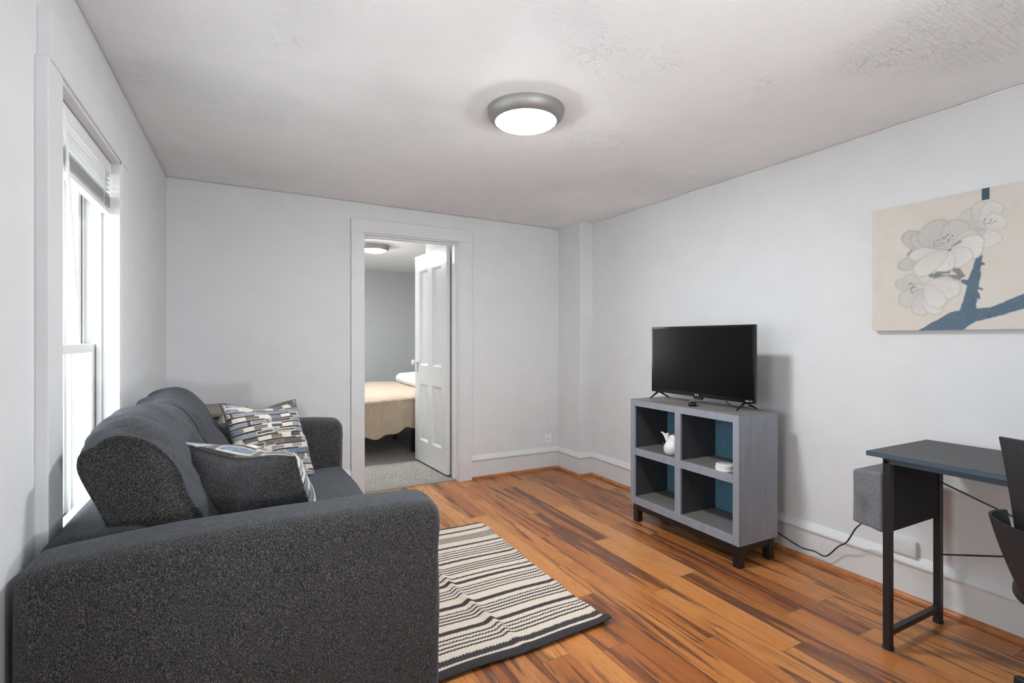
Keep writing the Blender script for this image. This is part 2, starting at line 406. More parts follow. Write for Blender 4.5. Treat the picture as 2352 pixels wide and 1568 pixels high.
def grid_obj(name, fn, nu, nv, mat, parent=None, colors=None, thick=0.0, loc=None):
    """fn(u,v)->(x,y,z) arrays, u,v in 0..1; colours array (nv+1,nu+1,3) linear"""
    U, V = np.meshgrid(np.linspace(0,1,nu+1), np.linspace(0,1,nv+1))
    x, y, z = fn(U, V); co = np.stack([x, y, z], -1).reshape(-1, 3)
    idx = np.arange((nu+1)*(nv+1)).reshape(nv+1, nu+1)
    f = np.stack([idx[:-1,:-1], idx[:-1,1:], idx[1:,1:], idx[1:,:-1]], -1).reshape(-1, 4)
    me = bpy.data.meshes.new(name); me.from_pydata(co.tolist(), [], f.tolist()); me.update()
    if colors is not None:
        a = me.color_attributes.new('pattern', 'FLOAT_COLOR', 'POINT')
        c = np.ones((co.shape[0], 4)); c[:, :3] = colors.reshape(-1, 3); a.data.foreach_set('color', c.ravel())
    me.polygons.foreach_set('use_smooth', [True]*len(me.polygons)); me.materials.append(mat)
    o = bpy.data.objects.new(name, me); COL.objects.link(o)
    if parent is not None: o.parent = parent
    if loc is not None: o.location = loc
    if thick:
        s = o.modifiers.new('thickness', 'SOLIDIFY'); s.thickness = thick; s.offset = -1
    return o

# ============================================================ THE ROOM SHELL
def ceil_z(x, y):
    u = (x-XL)/(XR-XL); v = max(0, min(1, (y-1.9)/(YB-1.9)))
    return (2.234*(1-u)+2.226*u) + v*(0.048*(1-u)+0.014*u)

# floor
b = bm_new(); box(b, XL-0.2, XR+0.2, YF-0.15, YB+0.06, -0.08, 0.0)
struct(obj('floor', b, M['floor'], smooth=False), 'orange and dark brown streaked wood plank floor')
b = bm_new(); box(b, -0.8, 3.4, YB+0.06, 7.95, -0.08, -0.004)
struct(obj('floor', b, M['carpet'], smooth=False), 'beige carpet of the bedroom')
b = bm_new(); prism(b, [(YB+0.025,0.0),(YB+0.03,0.007),(YB+0.055,0.011),(YB+0.10,0.007),(YB+0.105,0.0)], 'x', 0.83, 1.611)
struct(obj('trim_1', b, M['thresh']), 'thin grey carpet strip in the doorway')
# ceiling, slightly wavy
def cf(U, V):
    x = XL-0.02+(XR-XL+0.04)*U; y = YF-0.02+(YB-YF+0.04)*V
    u = (x-XL)/(XR-XL); v = np.clip((y-1.9)/(YB-1.9), 0, 1)
    z = (2.234*(1-u)+2.226*u)+v*(0.048*(1-u)+0.014*u) + 0.0025*np.sin(x*3.1+1)*np.sin(y*2.3)
    return x, y, z
c_ = grid_obj('ceiling', cf, 60, 90, M['ceil']); sm = c_.modifiers.new('t', 'SOLIDIFY'); sm.thickness = 0.1; sm.offset = 1
struct(c_, 'pale grey patched plaster ceiling')
b = bm_new(); box(b, -0.8, 3.4, YB+WT-0.02, 7.95, 2.25, 2.35)
struct(obj('ceiling', b, M['ceil'], smooth=False), 'bedroom ceiling')

# left wall with the window by the sofa and an added one; cells of a wall with holes
def wall_cells(bm, us, holes, mk):
    us = sorted(us)
    for i in range(len(us)-1):
        a, c = us[i], us[i+1]; hs = [h for h in holes if h[0] <= a+1e-6 and h[1] >= c-1e-6]
        if not hs: mk(a, c, 0, 2.32)
        else:
            if hs[0][2] > 0: mk(a, c, 0, hs[0][2])
            mk(a, c, hs[0][3], 2.32)
W1 = (1.767, 2.51, 0.55, 1.91); W2 = (0.30, 1.05, 0.55, 1.91)
b = bm_new()
wall_cells(b, [YF-0.15, W2[0], W2[1], W1[0], W1[1], YB+0.01], [W2, W1], lambda a, c, z0, z1: box(b, XL-0.2, XL, a, c, z0, z1))
struct(obj('wall_left', b, M['wall'], smooth=False))
b = bm_new(); box(b, XR, XR+0.15, YF-0.15, YB+0.2, 0, 2.32)
struct(obj('wall_right', b, M['wall'], smooth=False))
DX0, DX1, DZ = 0.828, 1.611, 2.03
b = bm_new()
wall_cells(b, [XL-0.3, DX0-0.01, DX1+0.01, XR+0.1], [(DX0-0.01, DX1+0.01, 0, DZ+0.01)], lambda a, c, z0, z1: box(b, a, c, YB, YB+WT, z0, z1))
struct(obj('wall_back', b, M['wall'], smooth=False))
b = bm_new(); box(b, 2.622, XR+0.02, 3.692, YB+0.02, 0, 2.30)      # boxed pipe chase in the corner
struct(obj('wall_chase', b, M['wall'], smooth=False), 'narrow boxed-out column in the back right corner')
b = bm_new()
WF = (1.15, 1.95, 0.9, 2.0)
wall_cells(b, [XL-0.2, WF[0], WF[1], XR+0.2], [WF], lambda a, c, z0, z1: box(b, a, c, YF-0.15, YF, z0, z1))
struct(obj('wall_front', b, M['wall'], smooth=False))
# bedroom walls
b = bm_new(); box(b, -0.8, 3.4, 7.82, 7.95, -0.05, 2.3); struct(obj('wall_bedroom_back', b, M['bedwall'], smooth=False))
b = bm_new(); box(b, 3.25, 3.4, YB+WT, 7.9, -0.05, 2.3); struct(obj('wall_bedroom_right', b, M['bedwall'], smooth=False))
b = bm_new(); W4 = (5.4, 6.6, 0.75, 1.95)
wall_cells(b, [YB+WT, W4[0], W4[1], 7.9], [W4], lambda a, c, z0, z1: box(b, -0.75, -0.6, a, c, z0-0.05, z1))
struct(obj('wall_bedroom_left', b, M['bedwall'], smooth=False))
b = bm_new(); box(b, 1.645, 3.26, YB+WT-0.001, 5.015, -0.01, 2.26); struct(obj('wall_closet', b, M['wall'], smooth=False), 'closet wall of the bedroom behind the open door')
# caulk bead where the right wall meets the ceiling, ragged
pts = []
for i in range(150):
    y = YF+0.1 + i*(3.68-YF-0.1)/149
    pts.append((XR-0.0015, y, ceil_z(XR, y)-0.003+0.0015*mnoise.noise(Vector((0, y*6, 0)))))
b = bm_new(); tube(b, pts, [0.0036+0.0034*max(0, mnoise.noise(Vector((3, p[1]*5, 1)))) for p in pts], 6)
struct(obj('trim_3', b, M['white']), 'ragged white caulk line along the right wall and ceiling')
pts = [(XL+0.0015, 0.5+i*0.05, ceil_z(XL, 0.5+i*0.05)-0.003) for i in range(71)]
b = bm_new(); tube(b, pts, 0.0016, 6)
pts = [(XL+i*0.0513, YB-0.0015, ceil_z(XL+i*0.0513, YB)-0.003) for i in range(61)]
tube(b, pts, 0.0014, 6)
struct(obj('trim_4', b, M['white']), 'thin caulk line along the left and back walls')

# baseboards : profile (depth from wall, z)
BP = [(0,0),(0.014,0),(0.014,0.152),(0.016,0.156),(0.022,0.158),(0.024,0.166),(0.020,0.180),(0.010,0.192),(0.004,0.203),(0,0.205)]
QP = [(0.014,0),(0.034,0),(0.034,0.004),(0.031,0.013),(0.024,0.020),(0.014,0.023)]
def run(bm, prof, p0, p1, nrm, m0=0.0, m1=0.0):
    """moulding from p0 to p1 on a wall whose inward normal is nrm; m0/m1 = +1 inside-corner, -1 outside-corner mitre"""
    p0 = Vector((*p0, 0)); p1 = Vector((*p1, 0)); n = Vector((*nrm, 0)); d = (p1-p0).normalized()
    A = [bm.verts.new(p0 + n*a + d*a*m0 + Vector((0,0,z))) for a, z in prof]
    B = [bm.verts.new(p1 + n*a - d*a*m1 + Vector((0,0,z))) for a, z in prof]
    k = len(prof)
    for i in range(k): bm.faces.new((A[i], B[i], B[(i+1) % k], A[(i+1) % k]))
    bm.faces.new(A); bm.faces.new(B[::-1])
def base_obj(name, runs, prof, mat):
    b = bm_new()
    for r in runs: run(b, prof, *r)
    return struct(obj(name, b, mat, angle=25))
XC, YC = 2.622, 3.692
back_runs = [((1.733, YB), (XC, YB), (0,-1), 0, 1)]
col_runs = [((XC, YB), (XC, YC), (-1,0), 1, -1), ((XC, YC), (XR, YC), (0,-1), -1, 1)]
right_runs = [((XR, YC), (XR, YF), (-1,0), 1, 1)]
base_obj('baseboard_back', back_runs + [((XL, YB), (0.728, YB), (0,-1), 1, 0)], BP, M['trim'])
base_obj('baseboard_chase', col_runs, BP, M['trim'])
base_obj('baseboard_right', right_runs, BP, M['trim'])
base_obj('baseboard_left', [((XL, YF), (XL, YB), (1,0), 1, 1)], BP, M['trim'])
base_obj('trim_5', back_runs + col_runs + right_runs, QP, M['quarter'])['label'] = 'orange wood quarter round along the baseboards'
base_obj('trim_6', [((XL, YB), (0.728, YB), (0,-1), 1, 0)], QP, M['quarter'])
base_obj('baseboard_front', [((XR, YF), (XL, YF), (0,1), 1, 1)], BP, M['trim'])

# ------------------------------------------------------------ doorway casing, jambs and open door
d1 = bpy.data.objects.new('door_1', None); COL.objects.link(d1); d1.location = (1.22, YB, 0); struct(d1, 'white four panel door standing open into the bedroom, grey casing')
def ch(name, bm, mat, par, **k):
    o = obj(name, bm, mat, par, **k); o.location = -Vector(par.location); return o
b = bm_new()
box(b, 0.729, DX0, YB-0.024, YB+0.002, 0, 2.035, bev=0.002); box(b, DX1+0.002, 1.732, YB-0.024, YB+0.002, 0, 2.035, bev=0.002)
box(b, 0.727, 1.735, YB-0.026, YB+0.002, 2.035, 2.137, bev=0.002)
ch('casing', b, M['trim'], d1, smooth=False)
b = bm_new()
box(b, DX0-0.01, DX0+0.004, YB, YB+WT, 0, DZ+0.01); box(b, DX1-0.002, DX1+0.012, YB, YB+WT, 0, DZ+0.01); box(b, DX0, DX1, YB, YB+WT, DZ-0.002, DZ+0.012)
for y in (YB+0.05,):   # stops
    box(b, DX0+0.004, DX0+0.016, y, y+0.045, 0, DZ, bev=0.002); box(b, DX1-0.014, DX1-0.002, y, y+0.045, 0, DZ, bev=0.002); box(b, DX0+0.016, DX1-0.014, y, y+0.045, DZ-0.016, DZ-0.002, bev=0.002)
ch('jamb', b, M['white'], d1, smooth=False)
b = bm_new(); box(b, 0.727, DX0, YB+WT, YB+WT+0.02, 0, 2.13); box(b, DX1+0.012, 1.73, YB+WT, YB+WT+0.02, 0, 2.13); box(b, DX0, DX1+0.012, YB+WT, YB+WT+0.02, DZ+0.01, 2.13)
ch('casing', b, M['white'], d1, smooth=False)
# door slab, local frame: x along width from hinge, y = thickness, z up
DW, DH, DT = 0.755, 2.015, 0.036
b = bm_new()
st, mr = 0.115, 0.10
xs = [0, st, DW/2-mr/2, DW/2+mr/2, DW-st, DW]; zs = [0, 0.21, 0.76, 0.94, 1.86, DH]
for (x0, x1, z0, z1) in [(0, st, 0, DH), (DW-st, DW, 0, DH), (DW/2-mr/2, DW/2+mr/2, 0, DH)] + [(xs[i], xs[i+1], zs[j], zs[j+1]) for i in (1, 3) for j in (0, 2, 4)]:
    box(b, x0, x1, 0, DT, z0, z1)
for i in (1, 3):
    for j in (1, 3):
        x0, x1, z0, z1 = xs[i], xs[i+1], zs[j], zs[j+1]
        box(b, x0, x1, DT/2-0.005, DT/2+0.005, z0, z1)
        # sloped mould around each panel, both faces
        for face in (0, 1):
            s = 1 if face == 0 else -1; y_o = 0.002 if face == 0 else DT-0.002; y_i = DT/2-s*0.005; m_ = 0.022
            o_ = [(x0,z0),(x1,z0),(x1,z1),(x0,z1)]; i_ = [(x0+m_,z0+m_),(x1-m_,z0+m_),(x1-m_,z1-m_),(x0+m_,z1-m_)]
            for k in range(4):
                k2 = (k+1) % 4
                b.faces.new([b.verts.new(p) for p in ((o_[k][0],y_o,o_[k][1]),(o_[k2][0],y_o,o_[k2][1]),(i_[k2][0],y_i,i_[k2][1]),(i_[k][0],y_i,i_[k][1]))])
HX, HY = 1.578, 4.232
ang = math.atan2(4.98-4.24, 1.515-1.568)
slab = obj('door_leaf', b, M['white'], d1, smooth=False)
slab.matrix_parent_inverse = Matrix.Identity(4)
slab.location = Vector((HX, HY, 0.012)) - d1.location; slab.rotation_euler = (0, 0, ang)
# local +x along the leaf, local y: rotate 90 => thickness goes to -X; mirror by shifting
for v in slab.data.vertices: v.co.y -= DT
b = bm_new()
for s in (1, -1):
    y0 = 0.0 if s == 1 else -DT
    prof = [(0.005,0),(0.026,0),(0.027,0.004),(0.010,0.008),(0.009,0.022),(0.020,0.030),(0.027,0.042),(0.024,0.055),(0.012,0.062),(0.001,0.064)]
    lathe(b, prof, 24, mtx=Matrix.Translation((DW-0.06, y0, 0.965)) @ Matrix.Rotation(-s*PI/2, 4, 'X'))
k_ = obj('door_knob', b, M['ceramic'], slab); k_['label'] = 'white porcelain knob'
b = bm_new()
for y0 in (0.0005, -DT-0.0005): box(b, DW-0.075, DW-0.045, y0-0.001, y0+0.001, 0.87, 0.93)
obj('keyhole_plate', b, M['nickel'], slab)
for z in (0.26, 1.82):
    b = bm_new(); tube(b, [(-0.008, 0.004, z-0.05), (-0.008, 0.004, z+0.05)], 0.007, 10); box(b, -0.004, 0.0, -0.034, 0.002, z-0.045, z+0.045)
    obj('hinge', b, M['white'], slab)

# ------------------------------------------------------------ windows
def window(name, y0, y1, z0, z1, label):
    r = bpy.data.objects.new(name, None); COL.objects.link(r); r.location = (XL, (y0+y1)/2, z0); struct(r, label)
    X0 = XL-0.20
    b = bm_new(); cf_ = XL+0.026
    box(b, XL-0.001, cf_, y0-0.115, y0, z0-0.03, z1-0.0, bev=0.002)
    box(b, XL-0.001, cf_, y1, y1+0.115, z0-0.03, z1-0.0, bev=0.002)
    box(b, XL-0.001, cf_+0.002, y0-0.098, y1+0.115, z1, z1+0.13, bev=0.002)
    box(b, XL-0.001, cf_-0.004, y0-0.10, y1+0.10, z0-0.12, z0-0.03, bev=0.002)
    ch('casing', b, M['trim'], r, smooth=False)
    b = bm_new(); box(b, X0, cf_+0.03, y0-0.13, y1+0.13, z0-0.03, z0, bev=0.004); ch('sill', b, M['white'], r)
    b = bm_new()
    for (a, c) in ((y0, y0+0.014), (y1-0.014, y1)):
        box(b, X0, cf_-0.004, a-0.0 if a == y0 else a, c, z0, z1, bev=0.001)
    box(b, X0, cf_-0.004, y0, y1, z1-0.014, z1, bev=0.001)
    for (sgn, yy) in ((1, y0+0.014), (-1, y1-0.014)):     # stop beads and sash track ridges
        for (xa, xb, t) in ((XL-0.050, XL-0.034, 0.012), (XL-0.092, XL-0.086, 0.012), (XL-0.132, XL-0.126, 0.012), (XL-0.165, XL-0.145, 0.018)):
            box(b, xa, xb, min(yy, yy+sgn*t), max(yy, yy+sgn*t), z0, z1-0.014, bev=0.001)
    for (xa, xb, t) in ((XL-0.050, XL-0.034, 0.012), (XL-0.092, XL-0.086, 0.012), (XL-0.165, XL-0.145, 0.018)):
        box(b, xa, xb, y0+0.014, y1-0.014, z1-0.014-t, z1-0.014, bev=0.001)
    ch('jamb', b, M['sashwhite'], r, smooth=False)
    ya, yb = y0+0.017, y1-0.017; zm = 1.19; sw = 0.042
    for nm, xa, xb, za, zb, rb, rt in (('lower_sash', XL-0.085, XL-0.055, z0, zm+0.002, 0.06, 0.032), ('upper_sash', XL-0.125, XL-0.095, zm-0.03, z1-0.028, 0.032, 0.05)):
        b = bm_new()
        box(b, xa, xb, ya, ya+sw, za, zb, bev=0.003); box(b, xa, xb, yb-sw, yb, za, zb, bev=0.003)
        box(b, xa, xb, ya+sw-0.004, yb-sw+0.004, za, za+rb, bev=0.003); box(b, xa, xb, ya+sw-0.004, yb-sw+0.004, zb-rt, zb, bev=0.003)
        s = ch(nm, b, M['vinyl'], r, smooth=False)
        b = bm_new(); box(b, (xa+xb)/2-0.002, (xa+xb)/2+0.002, ya+sw-0.006, yb-sw+0.006, za+rb-0.005, zb-rt+0.005)
        g = obj('glass', b, M['glass'], s, smooth=False)
    b = bm_new()      # storm window set in the outer edge of the frame
    xo = XL-0.19
    for a, c in ((y0+0.014, y0+0.05), (y1-0.05, y1-0.014)): box(b, xo, xo+0.018, a, c, z0, z1-0.014, bev=0.002)
    box(b, xo, xo+0.018, y0+0.05, y1-0.05, zm-0.02, zm+0.02, bev=0.002); box(b, xo, xo+0.018, y0+0.05, y1-0.05, z1-0.05, z1-0.014, bev=0.002); box(b, xo, xo+0.018, y0+0.05, y1-0.05, z0, z0+0.03, bev=0.002)
    for a, c in ((y0-0.10, y0), (y1, y1+0.10)): box(b, XL-0.225, XL-0.201, a, c, z0-0.05, z1+0.08, bev=0.002)
    ch('storm_frame', b, M['vinyl'], r, smooth=False)
    return r
window('window_1', *W1, 'tall double hung window with white sash and grey casing')
window('added_window_2', *W2, 'unseen double hung window added beside the camera')  # added for more daylight from beside the camera
def plain_window(name, mtx, wd, ht, label):
    r = bpy.data.objects.new(name, None); COL.objects.link(r); r.matrix_world = mtx; struct(r, label)
    b = bm_new()
    for (x0, x1, z0, z1) in ((-wd/2, -wd/2+0.05, 0, ht), (wd/2-0.05, wd/2, 0, ht), (-wd/2, wd/2, 0, 0.05), (-wd/2, wd/2, ht-0.05, ht), (-wd/2, wd/2, ht/2-0.02, ht/2+0.02), (-0.02, 0.02, 0, ht)):
        box(b, x0, x1, -0.10, -0.05, z0, z1)
    f_ = obj('frame', b, M['vinyl'], r, smooth=False)
    b = bm_new(); box(b, -wd/2+0.03, wd/2-0.03, -0.078, -0.074, 0.03, ht-0.03); obj('glass', b, M['glass'], f_, smooth=False)
    b = bm_new()
    for (x0, x1, z0, z1) in ((-wd/2-0.1, -wd/2, -0.1, ht+0.1), (wd/2, wd/2+0.1, -0.1, ht+0.1), (-wd/2, wd/2, -0.1, 0), (-wd/2, wd/2, ht, ht+0.1)):
        box(b, x0, x1, 0.0, 0.024, z0, z1, bev=0.002)
    obj('casing', b, M['trim'], r, smooth=False)
plain_window('added_window_3', Matrix.Translation(((WF[0]+WF[1])/2, YF, WF[2])), WF[1]-WF[0], WF[3]-WF[2], 'unseen window added in the wall behind the camera')  # added to bring daylight in from behind the camera
plain_window('added_window_4', Matrix.Translation((-0.6, (W4[0]+W4[1])/2, W4[2])) @ Matrix.Rotation(-PI/2, 4, 'Z'), W4[1]-W4[0], W4[3]-W4[2], 'unseen window added in the bedroom')  # added to brighten the bedroom past the doorway
# outside: ground and the white siding of the house next door
b = bm_new(); box(b, -14, 14, -14, 16, -1.2, -1.0); struct(obj('ground_outside', b, M['grass'], smooth=False), 'ground outside the house')

# window blind, mostly raised
bl = thing('window_blind', 'white mini blind raised near the top of the window beside the sofa', 'blind', (XL-0.018, 2.14, 1.70))
def chb(name, bm, mat, **k):
    o = obj(name, bm, mat, bl, **k); o.location = -Vector(bl.location); return o
bx = XL-0.018
b = bm_new(); box(b, bx-0.016, bx+0.014, W1[0]+0.02, W1[1]-0.02, 1.852, 1.893, bev=0.003); chb('headrail', b, M['vinyl'])
def slat(z, tilt):
    b2 = bm_new(); nseg = 6; w_ = 0.025; A = []; B = []
    for i in range(nseg+1):
        t = i/nseg-0.5; x = t*w_; zz = 0.0025*(1-4*t*t)
        xr_, zr = x*math.cos(tilt)-zz*math.sin(tilt), x*math.sin(tilt)+zz*math.cos(tilt)
        A.append(b2.verts.new((bx+xr_, W1[0]+0.022, z+zr))); B.append(b2.verts.new((bx+xr_, W1[1]-0.022, z+zr)))
    for i in range(nseg): b2.faces.new((A[i], A[i+1], B[i+1], B[i]))
    g = bmesh.ops.solidify(b2, geom=b2.faces[:], thickness=0.0006)
    return b2
for i in range(5): chb('slat', slat(1.838-i*0.0185, 0.25), M['slat'])
for i in range(13): chb('slat', slat(1.758-i*0.0034, 0.05), M['slat'])
b = bm_new(); box(b, bx-0.013, bx+0.013, W1[0]+0.022, W1[1]-0.022, 1.695, 1.711, bev=0.003); chb('bottom_rail', b, M['vinyl'])
for y in (W1[0]+0.13, W1[1]-0.13):
    b = bm_new(); tube(b, [(bx+0.0125, y, 1.855), (bx+0.0125, y, 1.705), (bx-0.0125, y, 1.705), (bx-0.0125, y, 1.855)], 0.0007, 5)
    chb('ladder_cord', b, M['linen'])
b = bm_new(); tube(b, [(bx+0.018, 1.865, 1.86), (bx+0.022, 1.87, 1.83), (bx+0.030, 1.95, 1.345)], 0.0042, 8); tube(b, [(bx+0.030, 1.95, 1.345), (bx+0.030, 1.951, 1.33)], 0.006, 8); chb('wand', b, M['vinyl'])

# ============================================================ CEILING LIGHTS
def ceiling_light(loc, label, dm=None):
    t = thing('ceiling_light', label, 'ceiling light', loc, group='round flush ceiling lights')
    b = bm_new(); lathe(b, [(0.165,0.010),(0.172,0.008),(0.172,-0.014),(0.166,-0.030),(0.150,-0.046),(0.138,-0.053),(0.133,-0.052),(0.133,-0.030),(0.160,0.006),(0.165,0.010)], 72, cap=False)
    f_ = obj('rim', b, M['nickel'], t); f_['label'] = 'brushed nickel rim'
    b = bm_new(); lathe(b, [(0.132,-0.035),(0.1325,-0.050),(0.128,-0.058),(0.11,-0.066),(0.08,-0.073),(0.04,-0.077),(0.002,-0.078)], 64)
    obj('diffuser', b, dm or M['diff'], t)
    return t
ceiling_light((1.118, 1.99, ceil_z(1.118, 1.99)+0.001), 'round brushed nickel flush light glowing on the living room ceiling')
ceiling_light((1.285, 5.75, 2.25), 'small round flush light on the bedroom ceiling, seen through the doorway', M['diff2'])

# ============================================================ ADDED FILL LAMPS (unseen, behind the camera)
def uplight(x, y, z, lb):  # invented fill light, added to brighten the ceiling
    t = thing('fill_lamp', lb, 'fill lamp', (x, y, 0), group='added fill uplights')
    b = bm_new(); lathe(b, [(0.14, 0), (0.14, 0.012), (0.03, 0.025)], 32); obj('base', b, M['black'], t)
    b = bm_new(); tube(b, [(0, 0, 0.02), (0, 0, z-0.06)], 0.011, 12); obj('pole', b, M['black'], t)
    b = bm_new(); lathe(b, [(0.02, z-0.07), (0.14, z-0.01), (0.145, z-0.01), (0.03, z-0.08)], 40, cap=False); obj('lamp_shade', b, M['black'], t)
    b = bm_new(); lathe(b, [(0.001, z+0.012), (0.08, z+0.008), (0.135, z-0.004), (0.001, z-0.010)], 32, cap=False); obj('diffuser', b, M['fill_glow'], t)
uplight(0.75, -0.45, 0.85, 'unseen fill uplight added behind the camera on the window side')
uplight(1.7, -0.8, 0.85, 'unseen fill uplight added behind the camera nearer the desk wall')

def fill_spot(loc, aim):  # added spot, stands in for flash bounced off the ceiling
    t = thing('fill_spot', 'unseen fill spot added on a stand behind the camera, turned up to the ceiling', 'lamp', (loc[0], loc[1], 0))
    d = (Vector(aim)-Vector(loc)).normalized(); q = d.to_track_quat('Z', 'Y').to_matrix().to_4x4()
    b = bm_new(); lathe(b, [(0.14, 0), (0.14, 0.012), (0.03, 0.025)], 32); obj('base', b, M['black'], t)
    b = bm_new(); tube(b, [(0, 0, 0.02), (0, 0, loc[2]-0.10)], 0.011, 12); obj('pole', b, M['black'], t)
    b = bm_new(); lathe(b, [(0.04, -0.12), (0.07, -0.10), (0.12, 0.0), (0.123, 0.0), (0.075, -0.105), (0.042, -0.125)], 40, mtx=Matrix.Translation((0, 0, loc[2])) @ q, cap=False)
    lathe(b, [(0.001, -0.119), (0.041, -0.119), (0.041, -0.123), (0.001, -0.123)], 30, mtx=Matrix.Translation((0, 0, loc[2])) @ q, cap=False); obj('reflector', b, M['black'], t)
    ld = bpy.data.lights.new('fill_spot_light', 'SPOT'); ld.energy = SPOT_W; ld.spot_size = math.radians(100); ld.spot_blend = 1.0; ld.shadow_soft_size = 0.08; ld.color = (0.94, 0.97, 1.0)
    o = bpy.data.objects.new('fill_spot_light', ld); COL.objects.link(o); o.parent = t
    o.matrix_local = Matrix.Translation((0, 0, loc[2])) @ (d.to_track_quat('-Z', 'Y').to_matrix().to_4x4()) @ Matrix.Translation((0, 0, 0.02))
fill_spot((1.05, -0.75, 0.75), (0.15, 2.5, 2.25))

# ============================================================ SOFA
S0 = Vector((0.03, 2.35, 0.0))
sofa = thing('sofa', 'charcoal chenille two seat sofa under the window with its arm toward the viewer', 'sofa', S0)
def chs(name, bm, mat=None, par=None, **k):
    o = obj(name, bm, mat or M['sofa'], par or sofa, **k)
    if par is None: o.location = -S0
    return o
def arm(y0, y1, seed):
    b = bm_new()
    soft_box(b, -0.430, 0.512, y0, y1, 0.05, 0.742, 0.034, 34, puff=(0.006, 0.010, 0.010), wr=0.006, ws=5, seed=seed)
    # round the top a little more and let the rear corner droop and the front swell
    for v in b.verts:
        zt = max(0, (v.co.z-0.60)/0.14)
        v.co.z -= 0.022*zt*max(0, (-0.05-v.co.x)/0.38)**1.5
        v.co.z -= 0.010*zt*(abs((v.co.y-(y0+y1)/2)/((y1-y0)/2)))**2
        if v.co.x > 0.42: v.co.z -= 0.010*min(1, (v.co.x-0.42)/0.09)**2*max(0, min(1, (v.co.z-0.6)/0.1)); v.co.x += 0.006*math.exp(-((v.co.z-0.66)/0.05)**2)
    a = chs('arm', b)
    yc = y0 + 0.02
    return a
arm(1.418, 1.592, 1); arm(3.10, 3.285, 5)
b = bm_new(); soft_box(b, -0.385, 0.490, 1.585, 3.105, 0.07, 0.335, 0.02, 14); chs('base', b)
# back frame, padded rail
b = bm_new(); soft_box(b, -0.435, -0.20, 1.560, 3.13, 0.06, 0.728, 0.05, 30, puff=(0.0, 0, 0.004), wr=0.004, ws=7, seed=3); chs('back_frame', b)
for x in (-0.38, 0.45):
    for y in (1.47, 3.23):
        b = bm_new(); lathe(b, [(0.018,0),(0.026,0.055)], 16, (x, y, 0)); chs('leg', b, M['blackwood'])
# seat cushions
for (y0, y1, sd) in ((1.596, 2.345, 2), (2.350, 3.098, 4)):
    b = bm_new(); soft_box(b, -0.22, 0.515, y0, y1, 0.325, 0.475, 0.045, 30, puff=(0.012, 0.0, 0.018), wr=0.010, ws=6, seed=sd)
    c_ = chs('seat_cushion', b)
    b = bm_new()
    zs_ = 0.448
    tube(b, [(-0.15, y0+0.006, zs_), (0.46, y0+0.006, zs_), (0.495, y0+0.012, zs_), (0.513, y0+0.04, zs_), (0.521, (y0+y1)/2, zs_+0.002), (0.513, y1-0.04, zs_), (0.495, y1-0.012, zs_), (0.46, y1-0.006, zs_)], 0.0035, 6); obj('seam', b, M['sofa'], c_)
# back cushions : section (X, z) lofted along Y
def back_cushion(y0, y1, seed, dz=0.0, dx=0.0, lean=0.0):
    sec = [(-0.20,0.47),(-0.255,0.60),(-0.305,0.72),(-0.35,0.84),(-0.380,0.925),(-0.345,0.968),(-0.285,0.985),(-0.225,0.965),(-0.165,0.900),(-0.115,0.81),(-0.06,0.72),(-0.01,0.62),(0.025,0.53),(0.01,0.478),(-0.10,0.465),(-0.20,0.462)]
    ring = catmull([Vector((x+dx+lean*(z-0.5), z+dz*(z-0.47)/0.5)) for x, z in sec], 6)
    c = sum((Vector(p) for p in ring), Vector((0,0)))/len(ring)
    b = bm_new(); rings = []; L = y1-y0; yc = (y0+y1)/2
    nY = 52
    svals = []
    # end panels: concentric rings bulging outward, then the body
    for s in (0.04, 0.2, 0.4, 0.6, 0.78, 0.90): svals.append((-1, s, 0.030*(1-s*s)))
    for i in range(nY+1): svals.append((2*i/nY-1, None, 0))
    for s in (0.90, 0.78, 0.6, 0.4, 0.2, 0.04): svals.append((1, s, 0.030*(1-s*s)))
    for (v, s, bul) in svals:
        if s is None:
            sc_ = 0.965 + 0.065*(1-abs(v)**2.6)
            y = yc+v*(L/2-0.012)
            # seam lip: slightly proud ring at the ends
        else:
            sc_ = 0.965*s; y = yc+v*(L/2-0.012+bul)
        r_ = []
        for p in ring:
            d = p-c
            q = c + d*sc_
            z = q.y; x = q.x
            zf = max(0, min(1, (z-0.5)/0.45)); x -= 0.075*abs(v)**5*max(0, (x+0.22))/0.22*(1-zf)**0.5
            if s is None:
                top = max(0, (z-0.80)/0.18)
                z += 0.012*top*(1-v*v)                                     # crown
                z += 0.010*top*math.cos(v*3.2+seed)
                x += 0.006*math.sin(v*5+seed)*top
            nz = mnoise.noise(Vector((x*9+seed*3, y*5, z*9)))*0.012 + (abs(mnoise.noise(Vector((x*6+z*8+seed, y*9+z*7, seed))))-0.25)*0.022*max(0, min(1, (z-0.62)/0.2)) + mnoise.noise(Vector((x*4+seed, y*16, z*4)))*0.006*max(0, (z-0.7)/0.25)
            nd = Vector((d.x, d.y)).normalized()
            x += nd.x*nz; z += nd.y*nz
            yy = y + (mnoise.noise(Vector((x*7, seed*5.1, z*7)))*0.014 if s is not None else 0)
            r_.append(b.verts.new((x, yy, z)))
        rings.append(r_)
    k = len(ring)
    for i in range(len(rings)-1):
        for j in range(k): b.faces.new((rings[i][j], rings[i][(j+1) % k], rings[i+1][(j+1) % k], rings[i+1][j]))
    b.faces.new(rings[0][::-1]); b.faces.new(rings[-1])
    edge = [[tuple(v.co) for v in rings[6]], [tuple(v.co) for v in rings[-7]]]
    o = chs('back_cushion', b, angle=180)
    b = bm_new()
    b.free()
    for e in edge:
        b = bm_new(); tube(b, [Vector(p) for p in e], 0.0042, 6, closed=True); obj('seam', b, M['sofa'], o)
back_cushion(1.625, 2.36, 1.0, dz=-0.01); back_cushion(2.37, 3.085, 6.3, dz=-0.025, dx=0.005, lean=-0.03)

